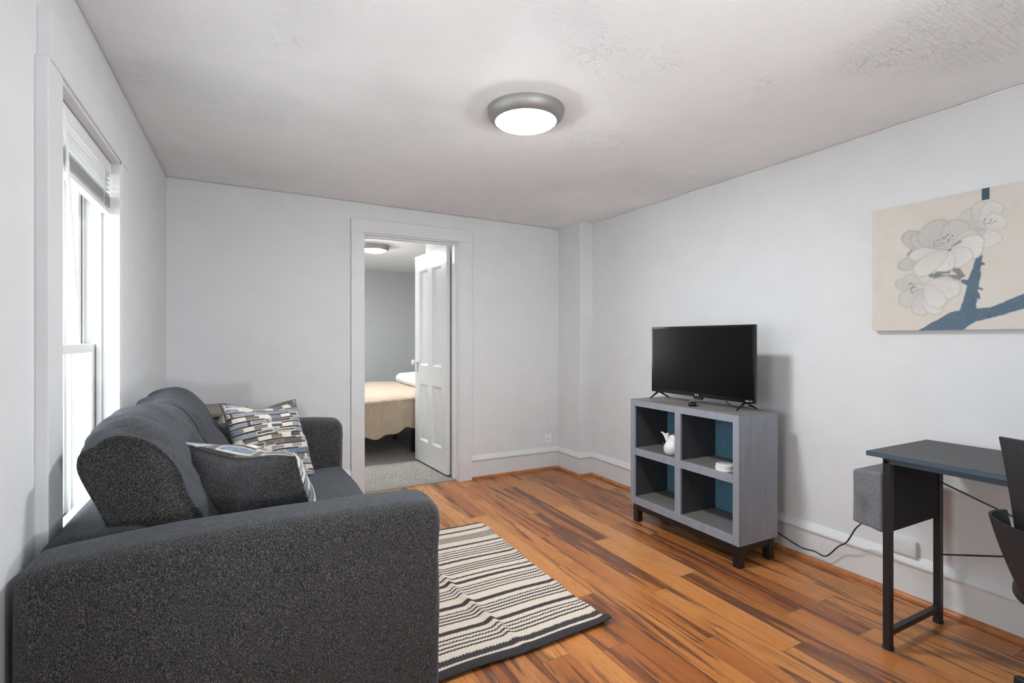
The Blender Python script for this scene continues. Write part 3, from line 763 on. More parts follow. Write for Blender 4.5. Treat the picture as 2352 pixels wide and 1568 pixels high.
# ============================================================ THROW PILLOWS
CRM = (0.72, 0.66, 0.58); BLK = (0.022, 0.022, 0.026)
TONES = [(0.16, 0.20, 0.27), (0.13, 0.105, 0.09), (0.24, 0.26, 0.30), (0.20, 0.165, 0.14), (0.30, 0.31, 0.33), (0.09, 0.085, 0.09)]
def block_pattern(n, seed):
    rg = np.random.RandomState(seed); im = np.zeros((n, n, 3)); im[:] = CRM
    def rect(x0, x1, y0, y1, c):
        a, b_, c0, d = [int(round(max(0, min(1, t))*n)) for t in (x0, x1, y0, y1)]
        if b_ > a and d > c0: im[c0:d, a:b_] = c
    rows = 15; h = 1.0/rows; y = 0.0; k = 0
    while y < 1:
        if k % 2 == 0:     # long bars with cream outlines
            x = -rg.rand()*0.3
            while x < 1:
                L = 0.18+rg.rand()*0.2; c = TONES[rg.randint(len(TONES))]
                rect(x, x+L, y+0.1*h, y+1.0*h, c)
                if rg.rand() < 0.6:
                    ix = x+0.04; rect(ix, ix+L*0.75, y+0.22*h, y+0.88*h, CRM); rect(ix+0.008, ix+L*0.75-0.008, y+0.33*h, y+0.77*h, TONES[rg.randint(len(TONES))])
                x += L
        else:              # cream with square blocks and black dashes
            x = -rg.rand()*0.2
            while x < 1:
                rect(x, x+0.15, y+0.2*h, y+0.85*h, TONES[rg.randint(len(TONES))]); x += 0.20+rg.rand()*0.12
        x = -rg.rand()*0.4
        while x < 1:
            L = 0.25+rg.rand()*0.25; rect(x, x+L, y+0.89*h, y+1.13*h, BLK); x += L+0.08+rg.rand()*0.2
        y += h; k += 1
    st = rg.rand(n, n//6+2); st = np.repeat(st, 6, axis=1)[:, :n]     # dry streaky print
    dark = im.mean(-1) < 0.35
    im *= np.where(dark, 0.65+0.8*st, 0.94+0.08*st)[..., None]
    return im
def pillow(name, label, loc, rot, size, thick, seed):
    t = thing(name, label, 'throw pillow', loc, group='throw pillows on the sofa'); t.rotation_euler = rot
    n = 220
    def shape(sign):
        def f_(U, V):
            u = U*2-1; v = V*2-1
            pin = 0.075
            x = u*size/2*(1-pin*(1-v**2)*np.abs(u)**1.0) ; z = v*size/2*(1-pin*(1-u**2)*np.abs(v)**1.0)
            prof = np.clip((1-np.abs(u)**2.4)*(1-np.abs(v)**2.4), 0, 1)**0.62
            wr = 0.006*np.sin(7*u+3*v+seed)*prof + 0.010*np.sin(2.2*np.arctan2(v, u)*3+seed)*prof*(1-prof)*2
            y = sign*(thick/2*prof) + wr*sign
            # soft slump of the top edge between its ears
            z = z - 0.022*np.exp(-(u/0.45)**2)*np.clip(v, 0, 1)**3
            return x, -y, z
        return f_
    # local -Y... front (patterned) face = +sign -> local -Y
    grid_obj('patterned_face', shape(1), n, n, M['pillow'], t, block_pattern(n+1, seed)[:n+1, :n+1] if False else np.asarray(block_pattern(n+1, seed)))
    bk = grid_obj('plain_back', shape(-1), 70, 70, M['sofa'], t); bk['label'] = 'charcoal fabric back'
    b = bm_new(); pts = []
    fn = shape(0)
    for (a, c, d, e) in ((0,0,1,0),(1,0,1,1),(1,1,0,1),(0,1,0,0)):
        for i in range(24):
            s = i/24; x, y, z = fn(np.array(a+(d-a)*s, float), np.array(c+(e-c)*s, float)); pts.append((float(x), float(y), float(z)))
    tube(b, pts, 0.003, 6, closed=True); obj('piping', b, M['sofa'], t)
    return t
R = math.radians
pillow('throw_pillow', 'block patterned pillow showing its cream and grey face, leaning on the far sofa arm', (0.12, 2.86, 0.69), (R(-25), R(3), R(35)), 0.43, 0.18, 3)
pillow('throw_pillow', 'pillow turned with its plain charcoal back toward the near sofa arm', (0.03, 1.825, 0.69), (R(-30), R(-3), R(180-42)), 0.45, 0.27, 11)

# ============================================================ SIDE TABLE behind the sofa
st_ = thing('side_table', 'taupe wood side table with a drawer between the far sofa arm and the back wall', 'side table', (-0.275, 3.72, 0))
L0 = Vector((-0.275, 3.72, 0))
def cht(name, bm, mat, par=None, **k):
    o = obj(name, bm, mat, par or st_, **k)
    if par is None: o.location = -L0
    return o
b = bm_new(); box(b, -0.44, -0.11, 3.47, 4.00, 0.748, 0.770, bev=0.003); cht('table_top', b, M['side'])
b = bm_new(); box(b, -0.42, -0.13, 3.50, 3.99, 0.56, 0.735); box(b, -0.405, -0.145, 3.51, 3.98, 0.735, 0.748); cht('body', b, M['side'])
b = bm_new(); box(b, -0.405, -0.145, 3.488, 3.500, 0.58, 0.715, bev=0.002); dr = cht('drawer', b, M['side'])
b = bm_new(); lathe(b, [(0.006,0),(0.006,0.015),(0.014,0.02),(0.012,0.03)], 14, mtx=Matrix.Translation((-0.275, 3.488, 0.65)) @ Matrix.Rotation(PI/2, 4, 'X')); obj('knob', b, M['black'], dr)
for x in (-0.42, -0.17):
    for y in (3.50, 3.95): b = bm_new(); box(b, x, x+0.04, y, y+0.04, 0, 0.56, bev=0.003); cht('leg', b, M['side'])

# ============================================================ RUG
def rug():
    x0, x1, y0, y1 = 0.605, 1.372, 1.705, 3.06
    nu, nv = 150, 520
    def f_(U, V):
        # left edge is U=0; near edge skew read from the photo
        x = x0+(x1-x0)*U; y = y0 + (y1-y0)*V + 0.022*(U-0.5)*(1-V) + 0.004*np.sin(9*U+4*V)
        x = x + (0.010*(1-V)**3)*U - 0.006*np.sin(5*V)
        ridge = 0.016*np.exp(-((x-(0.985-0.10*np.sin(V*2.6)))/0.020)**2)*np.clip(V*6, 0.15, 1)*np.clip((1.02-V)*4, 0, 1)
        rip = 0.0035*np.sin(V*40+3*U)*np.exp(-((U-0.95)/0.25)**2)
        side = 0.006*np.exp(-((U-1)/0.03)**2)*(0.5+0.5*np.sin(V*23))
        curl = 0.015*np.sqrt(np.clip(1-((V-0.018)/0.02)**2, 0, 1))*(0.6+0.4*np.abs(np.sin(U*6.2+0.4))) + 0.012*np.exp(-((V)/0.04)**2-((U-1)/0.10)**2)
        return x, y, 0.007+np.clip(ridge+rip+side+curl, 0, 1)
    cream = np.array((0.70, 0.60, 0.50)); dk = np.array((0.055, 0.050, 0.052))
    C = np.zeros((nv+1, nu+1, 3)); C[:] = cream
    V = np.linspace(0, 1, nv+1)[:, None]; U = np.linspace(0, 1, nu+1)[None, :]
    Y = y0+(y1-y0)*V + 0*U
    zig = 0.0014*np.sign(np.sin(U*2*PI*55))        # stepped weave
    # stripe centre, half width
    st = [(3.052, 0.010), (2.966, 0.010), (2.757, 0.011), (2.576, 0.011), (2.395, 0.007), (2.345, 0.013), (2.150, 0.014), (1.968, 0.014), (1.792, 0.016)]
    for a, c in ((2.897, 2.836), (2.702, 2.619), (2.515, 2.446), (2.295, 2.221), (2.100, 2.030), (1.924, 1.850)):
        for i in range(4): st.append((a+(c-a)*i/3, 0.0050))
    for c, hw in st: C[np.abs(Y+zig-c) < hw] = dk
    C[(Y < 1.758) & (U > -1)] = dk*0.8
    o = grid_obj('area_rug', f_, nu, nv, M['rugpat'], None, C, thick=0.006)
    tag(o, 'cream cotton rug with thin black stripes lying in front of the sofa', 'rug'); return o
rug()

# ============================================================ BOOKCASE
BX0, BX1, BY0, BY1 = 2.290, 2.606, 1.804, 2.646
BZ0, BZ1 = 0.120, 0.810
bc = thing('bookcase', 'grey four cube bookcase with blue back on a black leg frame, under the television', 'bookcase', ((BX0+BX1)/2, (BY0+BY1)/2, 0))
LB = Vector(bc.location)
def chc(name, bm, mat, par=None, **k):
    o = obj(name, bm, mat, par or bc, **k)
    if par is None: o.location = -LB
    return o
T = 0.038
b = bm_new(); box(b, BX0, BX1, BY0, BY1, BZ1-0.003, BZ1, bev=0.001)
chc('top_surface', b, M['cabtop'])
def faced(b, x0, x1, y0, y1, z0, z1): box(b, x0, x1, y0, y1, z0, z1, bev=0.0012)
FT = 0.016
# face frame
b = bm_new()
faced(b, BX0, BX0+FT, BY0, BY0+T, BZ0, BZ1-0.003); faced(b, BX0, BX0+FT, BY1-T, BY1, BZ0, BZ1-0.003)
faced(b, BX0, BX0+FT, 2.209, 2.2535, BZ0+0.045, BZ1-T-0.003)
faced(b, BX0, BX0+FT, BY0+T, BY1-T, BZ1-0.043, BZ1-0.003); faced(b, BX0, BX0+FT, BY0+T, BY1-T, BZ0, BZ0+0.046)
for a, c in ((BY0+T, 2.209), (2.2535, BY1-T)): faced(b, BX0, BX0+FT, a, c, 0.444, 0.489)
chc('face_frame', b, M['cabgrey'], smooth=False)
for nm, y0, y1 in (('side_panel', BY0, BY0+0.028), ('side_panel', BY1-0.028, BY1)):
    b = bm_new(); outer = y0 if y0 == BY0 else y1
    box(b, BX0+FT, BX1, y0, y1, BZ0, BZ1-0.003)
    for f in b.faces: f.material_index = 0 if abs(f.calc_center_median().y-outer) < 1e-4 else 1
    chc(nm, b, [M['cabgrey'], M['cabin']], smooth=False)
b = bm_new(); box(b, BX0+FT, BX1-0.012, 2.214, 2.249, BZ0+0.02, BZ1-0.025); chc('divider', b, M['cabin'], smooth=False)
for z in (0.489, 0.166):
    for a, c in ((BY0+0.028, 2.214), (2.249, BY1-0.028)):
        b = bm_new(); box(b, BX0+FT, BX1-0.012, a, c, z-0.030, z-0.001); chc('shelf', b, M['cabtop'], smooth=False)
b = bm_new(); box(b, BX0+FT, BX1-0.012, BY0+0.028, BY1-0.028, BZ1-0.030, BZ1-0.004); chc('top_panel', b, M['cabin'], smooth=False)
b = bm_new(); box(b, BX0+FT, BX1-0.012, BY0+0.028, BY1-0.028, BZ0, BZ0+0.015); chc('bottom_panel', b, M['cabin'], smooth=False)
b = bm_new(); box(b, BX1-0.012, BX1-0.001, BY0+0.028, BY1-0.028, BZ0, BZ1-0.004); k_ = chc('back_panel', b, M['cabblue'], smooth=False); k_['label'] = 'steel blue back panel'
# leg frame
lx0, lx1, ly0, ly1 = BX0+0.012, BX1-0.022, BY0+0.006, BY1-0.014
b = bm_new()
for a in (lx0+0.004, lx1-0.034): box(b, a, a+0.030, ly0+0.04, ly1-0.04, BZ0-0.040, BZ0)
for a in (ly0+0.004, ly1-0.034): box(b, lx0+0.03, lx1-0.03, a, a+0.030, BZ0-0.040, BZ0)
chc('base_rail', b, M['blackwood'], smooth=False)
for x in (lx0, lx1-0.042):
    for y in (ly0, ly1-0.042):
        b = bm_new(); box(b, x, x+0.042, y, y+0.042, 0, BZ0-0.0005, bev=0.002); chc('leg', b, M['blackwood'], smooth=False)

# ============================================================ TELEVISION
TX, TY0, TY1, TZ0, TZ1 = 2.470, 1.852, 2.642, 0.853, 1.290
# pulled from the photo corners
TY0, TY1 = 1.846, 2.640
tv = thing('television', 'black flat screen television on two splayed feet on the grey bookcase', 'television', (TX+0.02, (TY0+TY1)/2, BZ1))
LT = Vector(tv.location)
def chv(name, bm, mat, par=None, **k):
    o = obj(name, bm, mat, par or tv, **k)
    if par is None: o.location = -LT
    return o
b = bm_new(); box(b, TX, TX+0.022, TY0, TY1, TZ0, TZ1, bev=0.002); chv('bezel', b, M['gloss'], smooth=False)
b = bm_new(); box(b, TX-0.0008, TX+0.001, TY0+0.017, TY1-0.012, TZ0+0.024, TZ1-0.012); chv('screen', b, M['screen'], smooth=False)
b = bm_new(); prism(b, [(TY0+0.12, TZ0+0.04), (TY1-0.12, TZ0+0.04), (TY1-0.14, TZ0+0.28), (TY0+0.14, TZ0+0.28)], 'x', TX+0.022, TX+0.055, bev=0.006); chv('rear_housing', b, M['plastic'], smooth=False)
yc = (TY0+TY1)/2
b = bm_new(); prism(b, [(yc-0.037, TZ0+0.001), (yc+0.037, TZ0+0.001), (yc+0.027, TZ0-0.016), (yc-0.027, TZ0-0.016)], 'x', TX+0.002, TX+0.018); chv('remote_sensor', b, M['plastic'], smooth=False)
# feet: inverted V
for y in (TY1-0.055, TY0+0.065):
    b = bm_new()
    for xa in (TX-0.058, TX+0.100):
        tube(b, [(TX+0.010, y, TZ0+0.004), (TX+0.010+(xa-TX-0.010)*0.25, y-0.001, TZ0-0.005), (xa, y+0.004*(1 if xa < TX else -1), BZ1+0.0045)], [0.008, 0.007, 0.0042], 8)
    chv('foot', b, M['gloss'])
# text faces -X : local x of the glyphs runs to -Y
def face_minus_x(y, z, x): return Matrix(((0,0,-1,x),(-1,0,0,y),(0,1,0,z),(0,0,0,1)))
L_ = text_mesh('front_lettering', 'RCA', 0.015, face_minus_x(yc+0.005, TZ0+0.006, TX-0.0006), M['letter'], tv); L_.location = -LT
L_ = text_mesh('corner_lettering', 'Roku TV', 0.0125, face_minus_x(TY0+0.034, TZ0+0.0085, TX-0.0006), M['letter'], tv); L_.location = -LT
b = bm_new(); tube(b, catmull([(TX+0.05, 2.06, 0.88), (TX+0.03, 2.055, 0.845), (TX+0.045, 2.02, 0.818), (TX+0.10, 1.99, 0.8145), (TX+0.150, 1.98, 0.8145), (2.640, 1.97, 0.78), (2.655, 1.96, 0.5), (2.665, 1.94, 0.30), (2.66, 1.935, 0.21)], 6, False), 0.0030, 6)
chv('signal_cable', b, M['cable'])

# remote puck in front of tv
rc = thing('remote_control', 'small black remote control lying on the bookcase before the television', 'remote control', (2.375, 2.195, BZ1))
b = bm_new(); soft_box(b, -0.052, 0.052, -0.024, 0.024, 0.0, 0.027, 0.0125, 12, mtx=Matrix.Rotation(R(42), 4, 'Z')); obj('body', b, M['gloss'], rc)
b = bm_new()
for i in range(4):
    for j in (-1, 0, 1): lathe(b, [(0.0042, 0.0), (0.0042, 0.0022), (0.003, 0.003)], 10, (0.035-0.02*i, j*0.011, 0.0262), mtx=Matrix.Rotation(R(42), 4, 'Z'))
obj('buttons', b, M['cabtop'], rc)

# bird figurine, upper left cube
BZS = 0.4885
bd = thing('bird_figurine', 'white ceramic bird with raised forked tail in the upper left cube', 'figurine', (2.365, 2.352, BZS)); bd.scale = (1.1, 1.12, 1.06)
def fig():
    b = bm_new()
    prof = [(0.022,0.0),(0.034,0.004),(0.044,0.018),(0.049,0.036),(0.048,0.054),(0.042,0.070),(0.034,0.082),(0.026,0.092),(0.016,0.099),(0.002,0.102)]
    lathe(b, catmull_prof(prof), 36)
    # breast swells toward the head side (-Y), back slopes to the tail (+Y)
    for v in b.verts:
        z = v.co.z; v.co.y -= 0.010*math.sin(min(1, z/0.1)*PI*0.6)
        if v.co.y > 0 and z > 0.05: v.co.z -= 0.18*v.co.y
    return b
def catmull_prof(p): return [(max(0.001, q.x), q.y) for q in catmull([Vector(a) for a in p], 3, False)]
obj('body', fig(), M['ceramic'], bd)
b = bm_new(); soft_box(b, -0.021, 0.021, -0.045, 0.012, 0.080, 0.118, 0.019, 14)
for v in b.verts:
    t_ = max(0, (-0.012-v.co.y)/0.033); v.co.z -= 0.012*t_; v.co.x *= 1-0.55*t_
obj('head', b, M['ceramic'], bd)
b = bm_new()
tube(b, [(0, -0.040, 0.092), (0, -0.052, 0.088), (0, -0.060, 0.083)], [0.006, 0.004, 0.001], 8); obj('beak', b, M['ceramic'], bd)
b = bm_new()
poly = catmull([(0.028, 0.048), (0.042, 0.080), (0.060, 0.108), (0.078, 0.118), (0.070, 0.122), (0.055, 0.116), (0.040, 0.117), (0.024, 0.122), (0.024, 0.100), (0.018, 0.070)], 4)
prism(b, [(p.x, p.y) for p in poly], 'x', -0.007, 0.007, bev=0.002); obj('tail', b, M['ceramic'], bd)
b = bm_new()
for (y, z, s) in ((0.030, 0.058, 1), (0.026, 0.068, 1), (0.034, 0.050, 1)):
    b2 = bm_new(); soft_box(b2, -0.002, 0.002, -0.002, 0.002, -0.005, 0.005, 0.0018, 4); merge(b, b2, Matrix.Translation((-0.036, y, z)) @ Matrix.Rotation(R(30), 4, 'X'))
obj('wing_mark', b, M['print'], bd)

# coasters
for i, lb in enumerate(('bottom', 'middle', 'top')):
    t = thing('coaster', {'bottom': 'round white coaster lowest in the stack in the upper right cube', 'middle': 'round white coaster in the middle of the stack of three', 'top': 'round white coaster with a dark ring print, topmost of the stack'}[lb], 'coaster',
              (2.345+0.0015*(i-1), 1.934+0.002*(i % 2), BZS+i*0.0118), R(25*i), 'coasters in the bookcase')
    b = bm_new(); lathe(b, [(0.048, 0.0), (0.051, 0.0015), (0.0515, 0.0055), (0.051, 0.0098), (0.0485, 0.0112), (0.001, 0.0112)], 48); obj('disc', b, M['ceramic'], t)
    if lb == 'top':
        b = bm_new()
        for (r0, r1) in ((0.034, 0.0350), (0.024, 0.0246)): lathe(b, [(r0, 0.0113), (r1, 0.0113), (r1, 0.01155), (r0, 0.01155), (r0, 0.0113)], 48, cap=False)
        obj('print_ring', b, M['print'], t)
        text_mesh('print_letters', 'W', 0.022, Matrix.Translation((0, -0.008, 0.0113)), M['print'], t, 0.0002)

# ============================================================ POWER CORD along the right wall
pts = catmull([(2.66, 1.93, 0.20), (2.70, 1.90, 0.118), (2.705, 1.836, 0.091), (2.706, 1.734, 0.066), (2.706, 1.662, 0.072), (2.706, 1.60, 0.069), (2.70, 1.534, 0.144), (2.68, 1.481, 0.190), (2.64, 1.418, 0.284), (2.58, 1.35, 0.35), (2.50, 1.28, 0.42), (2.45, 1.19, 0.445)], 8, False)
b = bm_new(); tube(b, pts, 0.0035, 8); tag(obj('power_cord', b, M['cable']), 'thin black power cord sagging from bookcase to the desk storage bag', 'cord')

# ============================================================ OUTLETS
ol = thing('wall_outlet', 'white duplex electrical outlet on the back wall above the baseboard', 'outlet', (2.508, YB, 0.262))
b = bm_new(); box(b, -0.037, 0.037, -0.007, -0.0005, -0.060, 0.060, bev=0.002); obj('cover_plate', b, M['vinyl'], ol)
for s in (1, -1):
    b = bm_new(); soft_box(b, -0.017, 0.017, -0.0095, -0.005, s*0.021-0.0145, s*0.021+0.0145, 0.002, 6); rcp = obj('receptacle', b, M['vinyl'], ol)
    b = bm_new()
    for x in (-0.007, 0.006): box(b, x-0.001, x+0.001, -0.0100, -0.0093, s*0.021-0.002, s*0.021+0.007)
    lathe(b, [(0.0025, 0), (0.0025, 0.0006)], 10, mtx=Matrix.Translation((0, -0.0094, s*0.021-0.008)) @ Matrix.Rotation(PI/2, 4, 'X')); obj('slot', b, M['dark'], rcp)
bp = thing('blank_wall_plate', 'grey painted blank cover plate on the right wall behind the desk leg', 'wall plate', (XR, 1.266, 0.238))
b = bm_new(); box(b, -0.026, -0.0005, -0.060, 0.060, -0.034, 0.034, bev=0.002); obj('cover_plate', b, M['trim'], bp)
for y in (-0.042, 0.042):
    b = bm_new(); lathe(b, [(0.004, 0), (0.0035, 0.0012)], 12, mtx=Matrix.Translation((-0.026, y, 0)) @ Matrix.Rotation(-PI/2, 4, 'Y')); obj('screw', b, M['trim'], bp)

# ============================================================ CANVAS PRINT
def art():
    AY0, AY1, AZ0, AZ1 = 0.50, 1.384, 1.249, 1.835
    nu, nv = 480, 320
    # u: 0 at left (Y=AY1) -> 1 at right; v: 0 bottom -> 1 top ; painting coordinates in metres from lower left
    Wd, Ht = AY1-AY0, AZ1-AZ0
    U, V = np.meshgrid(np.linspace(0,1,nu+1), np.linspace(0,1,nv+1)); Xp = U*Wd; Yp = V*Ht
    rg = np.random.RandomState(5)
    def fbm(sx, sy, oct=4, seed=0):
        r_ = np.random.RandomState(seed); out = np.zeros_like(U); amp = 1; tot = 0
        for o in range(oct):
            gx, gy = max(2, int(sx*2**o)), max(2, int(sy*2**o)); g = r_.rand(gy+2, gx+2)
            fx, fy = U*gx, V*gy; ix, iy = fx.astype(int), fy.astype(int); tx, ty = fx-ix, fy-iy
            tx = tx*tx*(3-2*tx); ty = ty*ty*(3-2*ty)
            out += amp*((g[iy,ix]*(1-tx)+g[iy,ix+1]*tx)*(1-ty)+(g[iy+1,ix]*(1-tx)+g[iy+1,ix+1]*tx)*ty); tot += amp; amp *= 0.5
        return out/tot
    n1 = fbm(6, 4, 5, 1); n2 = fbm(30, 20, 3, 2)
    C = np.zeros(U.shape+(3,))
    C[:] = np.array((0.72, 0.675, 0.60)); C += (n1[..., None]-0.5)*np.array((0.10, 0.10, 0.12))
    C = C*(1-0.4*U[..., None]) + np.array((0.72, 0.70, 0.68))*0.4*U[..., None]
    wob = (fbm(40, 28, 3, 9)-0.5)*0.012; wob2 = (fbm(18, 12, 3, 4)-0.5)*0.02
    def sm(d, e): return np.clip(0.5-d/e, 0, 1)
    def blend(mask, col): C[:] = C*(1-mask[..., None]) + np.array(col)*mask[..., None]
    def capsule(a, b_, ra, rb):
        ax, ay = a; bx_, by = b_; dx, dy = bx_-ax, by-ay
        t = np.clip(((Xp-ax)*dx+(Yp-ay)*dy)/(dx*dx+dy*dy), 0, 1)
        return np.hypot(Xp-ax-t*dx, Yp-ay-t*dy)-(ra+(rb-ra)*t)
    BLU = (0.13, 0.19, 0.25)
    def petal(cx, cy, ang, L, W, tone, al=0.85):
        c_, s_ = math.cos(ang), math.sin(ang); px = Xp+wob2-cx; py = Yp+wob2*0.7-cy
        a = (px*c_+py*s_)/L; p = (-px*s_+py*c_)/W
        rad = np.hypot((a-0.52)/0.5, p/(0.35+0.65*np.clip(a, 0, 1)**0.7)*1.0)
        m_ = sm(rad-1, 0.10); edge = np.exp(-((rad-0.97)/0.06)**2)
        rib = 0.5+0.5*np.sin(p*26/(0.3+np.clip(a, 0.1, 1))+n1*8)
        shade = tone*(0.90+0.12*np.clip(a, 0, 1)) - 0.035*rib
        col = np.stack([shade, shade*0.965, shade*0.915], -1)
        mm = (m_*al)[..., None]; C[:] = C*(1-mm)+col*mm
        e = (edge*0.42*al)[..., None]; C[:] = C*(1-e)+np.array((0.36, 0.33, 0.29))*e
    # branches
    for a, b_, ra, rb in [((0.20, -0.055), (0.33, 0.035), 0.05, 0.045), ((0.33, 0.035), (0.385, 0.062), 0.040, 0.030), ((0.38, 0.056), (0.46, 0.074), 0.028, 0.020), ((0.46, 0.074), (0.56, 0.114), 0.022, 0.030), ((0.56, 0.114), (0.90, 0.24), 0.030, 0.040),
                          ((0.37, 0.07), (0.383, 0.15), 0.030, 0.020), ((0.383, 0.15), (0.395, 0.225), 0.021, 0.018), ((0.395, 0.225), (0.402, 0.27), 0.018, 0.013), ((0.402, 0.27), (0.412, 0.305), 0.013, 0.007), ((0.385, 0.19), (0.355, 0.208), 0.012, 0.008),
                          ((0.40, 0.175), (0.418, 0.168), 0.006, 0.003), ((0.41, 0.28), (0.424, 0.272), 0.005, 0.003), ((0.40, 0.15), (0.41, 0.13), 0.008, 0.003)]:
        blend(sm(capsule(a, b_, ra, rb)+wob*0.7, 0.004), BLU)
    spk = (rg.rand(*U.shape)-0.5)*0.07; isb = C[..., 2] > C[..., 0]*1.2
    C[isb] += spk[isb][:, None]
    def ptip(c0, tip, W_, tn, al=0.85):
        dx, dy = tip[0]-c0[0], tip[1]-c0[1]; petal(c0[0], c0[1], math.atan2(dy, dx), math.hypot(dx, dy), W_, tn, al)
    f2, f1, f0 = (0.430, 0.412), (0.305, 0.352), (0.225, 0.19)
    for tip, W_, tn in [((0.352,0.50),0.050,0.66), ((0.405,0.53),0.045,0.70), ((0.455,0.525),0.045,0.76), ((0.485,0.46),0.050,0.78), ((0.455,0.345),0.050,0.78), ((0.365,0.395),0.035,0.64)]: ptip(f2, tip, W_, tn, 0.75)
    for tip, W_, tn in [((0.10,0.225),0.035,0.62), ((0.14,0.25),0.035,0.66), ((0.12,0.125),0.055,0.66), ((0.19,0.065),0.05,0.70), ((0.262,0.07),0.045,0.78), ((0.302,0.12),0.055,0.78)]: ptip(f0, tip, W_, tn)
    # leaves and shadows between the blossoms
    for a, b_, r0, r1 in [((0.24, 0.243), (0.335, 0.222), 0.009, 0.014), ((0.265, 0.25), (0.30, 0.255), 0.01, 0.01), ((0.315, 0.285), (0.352, 0.232), 0.016, 0.010), ((0.155, 0.352), (0.17, 0.362), 0.008, 0.010), ((0.158, 0.322), (0.178, 0.302), 0.008, 0.010), ((0.178, 0.302), (0.19, 0.31), 0.010, 0.006)]:
        blend(sm(capsule(a, b_, r0, r1)+wob*0.7, 0.006)*0.9, (0.20, 0.225, 0.235))
    for tip, W_, tn in [((0.13,0.44),0.055,0.58), ((0.165,0.43),0.045,0.62), ((0.115,0.30),0.040,0.62), ((0.16,0.345),0.035,0.74), ((0.225,0.475),0.075,0.62), ((0.345,0.47),0.065,0.64), ((0.40,0.415),0.035,0.68), ((0.425,0.345),0.065,0.80), ((0.37,0.285),0.060,0.78), ((0.265,0.26),0.060,0.80), ((0.185,0.26),0.050,0.76)]: ptip(f1, tip, W_, tn, 0.92)
    for tip, W_, tn in [((0.345,0.165),0.060,0.76), ((0.28,0.10),0.045,0.78)]: ptip((0.215,0.215), tip, W_, tn, 0.8)
    # stamens
    def stam(cx, cy, a0, a1, L, nn, seed):
        r_ = np.random.RandomState(seed)
        for i in range(nn):
            an = a0+(a1-a0)*r_.rand(); l = L*(0.5+0.6*r_.rand()); ex, ey = cx+l*math.cos(an), cy+l*math.sin(an)
            blend(sm(capsule((cx, cy), (ex, ey), 0.0006, 0.0004), 0.0012)*0.7, (0.30, 0.28, 0.27) if i % 3 == 0 else (0.84, 0.82, 0.78)); blend(sm(np.hypot(Xp-ex, Yp-ey)-0.0020, 0.002), (0.12, 0.10, 0.10))
    blend(sm(capsule((0.308, 0.350), (0.296, 0.362), 0.006, 0.002)+wob*0.5, 0.006), (0.16, 0.17, 0.18))
    blend(sm(capsule((0.315, 0.362), (0.345, 0.378), 0.003, 0.006)+wob*0.5, 0.006)*0.8, (0.22, 0.23, 0.25))
    stam(0.307, 0.352, 1.35, 2.8, 0.062, 30, 1); stam(0.215, 0.195, 2.6, 3.7, 0.065, 22, 2); stam(0.435, 0.405, 0.9, 2.4, 0.055, 14, 3)
    # little dark twig at the top edge
    m_ = (np.abs(Xp-0.430) < 0.012) & (Yp > Ht-0.048); C[m_] = (0.07, 0.12, 0.15)
    C += (n2[..., None]-0.5)*0.03
    C = np.clip(C, 0.01, 0.9)
    t = thing('canvas_print', 'unframed canvas print of pale blossoms on a blue grey branch, on the right wall', 'wall art', (XR, (AY0+AY1)/2, AZ0))
    fr = XR-0.032
    def f_(U_, V_): return (fr-0.0006+0*U_, AY1-Wd*U_, AZ0+Ht*V_)
    o = grid_obj('printed_face', f_, nu, nv, M['canvas'], t, C); o.location = -Vector(t.location)
    b = bm_new(); box(b, fr, XR-0.001, AY0, AY1, AZ0, AZ1, bev=0.0015); o = obj('stretcher', b, M['linen'], t, smooth=False); o.location = -Vector(t.location)
art()

# ============================================================ DESK
DKX0, DKX1, DKY0, DKY1, DKZ = 2.195, 2.675, 0.08, 1.140, 0.765
dk = thing('desk', 'dark grey computer desk with black metal frame against the right wall', 'desk', ((DKX0+DKX1)/2, (DKY0+DKY1)/2, 0))
LD = Vector(dk.location)
def chd(name, bm, mat, par=None, **k):
    o = obj(name, bm, mat, par or dk, **k)
    if par is None: o.location = -LD
    return o
b = bm_new(); box(b, DKX0, DKX1, DKY0, DKY1, DKZ-0.018, DKZ, bev=0.001)
for f in b.faces: f.material_index = 0 if f.normal.z > 0.9 else 1
chd('desktop', b, [M['desk'], M['deskedge']], smooth=False)
b = bm_new(); LX0, LX1 = DKX0+0.020, DKX1-0.035; t_ = 0.022
yE = 1.090
box(b, LX0, LX0+t_, DKY0+0.06, yE-0.025, DKZ-0.040, DKZ-0.018, bev=0.001); box(b, LX1-t_, LX1, DKY0+0.06, yE-0.025, DKZ-0.040, DKZ-0.018, bev=0.001)
chd('frame_rail', b, M['deskedge'], smooth=False)
for ye, s in ((yE, 1), (DKY0+0.05, -1)):
    ya, yb = (ye-0.025, ye) if s == 1 else (ye, ye+0.025)
    b = bm_new()
    box(b, LX0+0.001, LX1-0.001, ya+0.001, yb-0.001, DKZ-0.042, DKZ-0.018, bev=0.001); chd('crossbar', b, M['black'], smooth=False)
    b = bm_new(); box(b, LX0+0.02, LX1-0.02, ya+0.002, yb-0.002, 0.052, 0.074, bev=0.001)
    chd('crossbar', b, M['black'], smooth=False)
    for x in (LX0, LX1-0.030):
        b = bm_new(); box(b, x, x+0.030, ya, yb, 0.010, DKZ-0.0185, bev=0.002); l_ = chd('leg', b, M['black'], smooth=False)
        b = bm_new(); lathe(b, [(0.017, 0), (0.019, 0.002), (0.019, 0.012), (0.015, 0.014)], 20, (x+0.015, (ya+yb)/2, 0)); obj('foot', b, M['plastic'], l_)
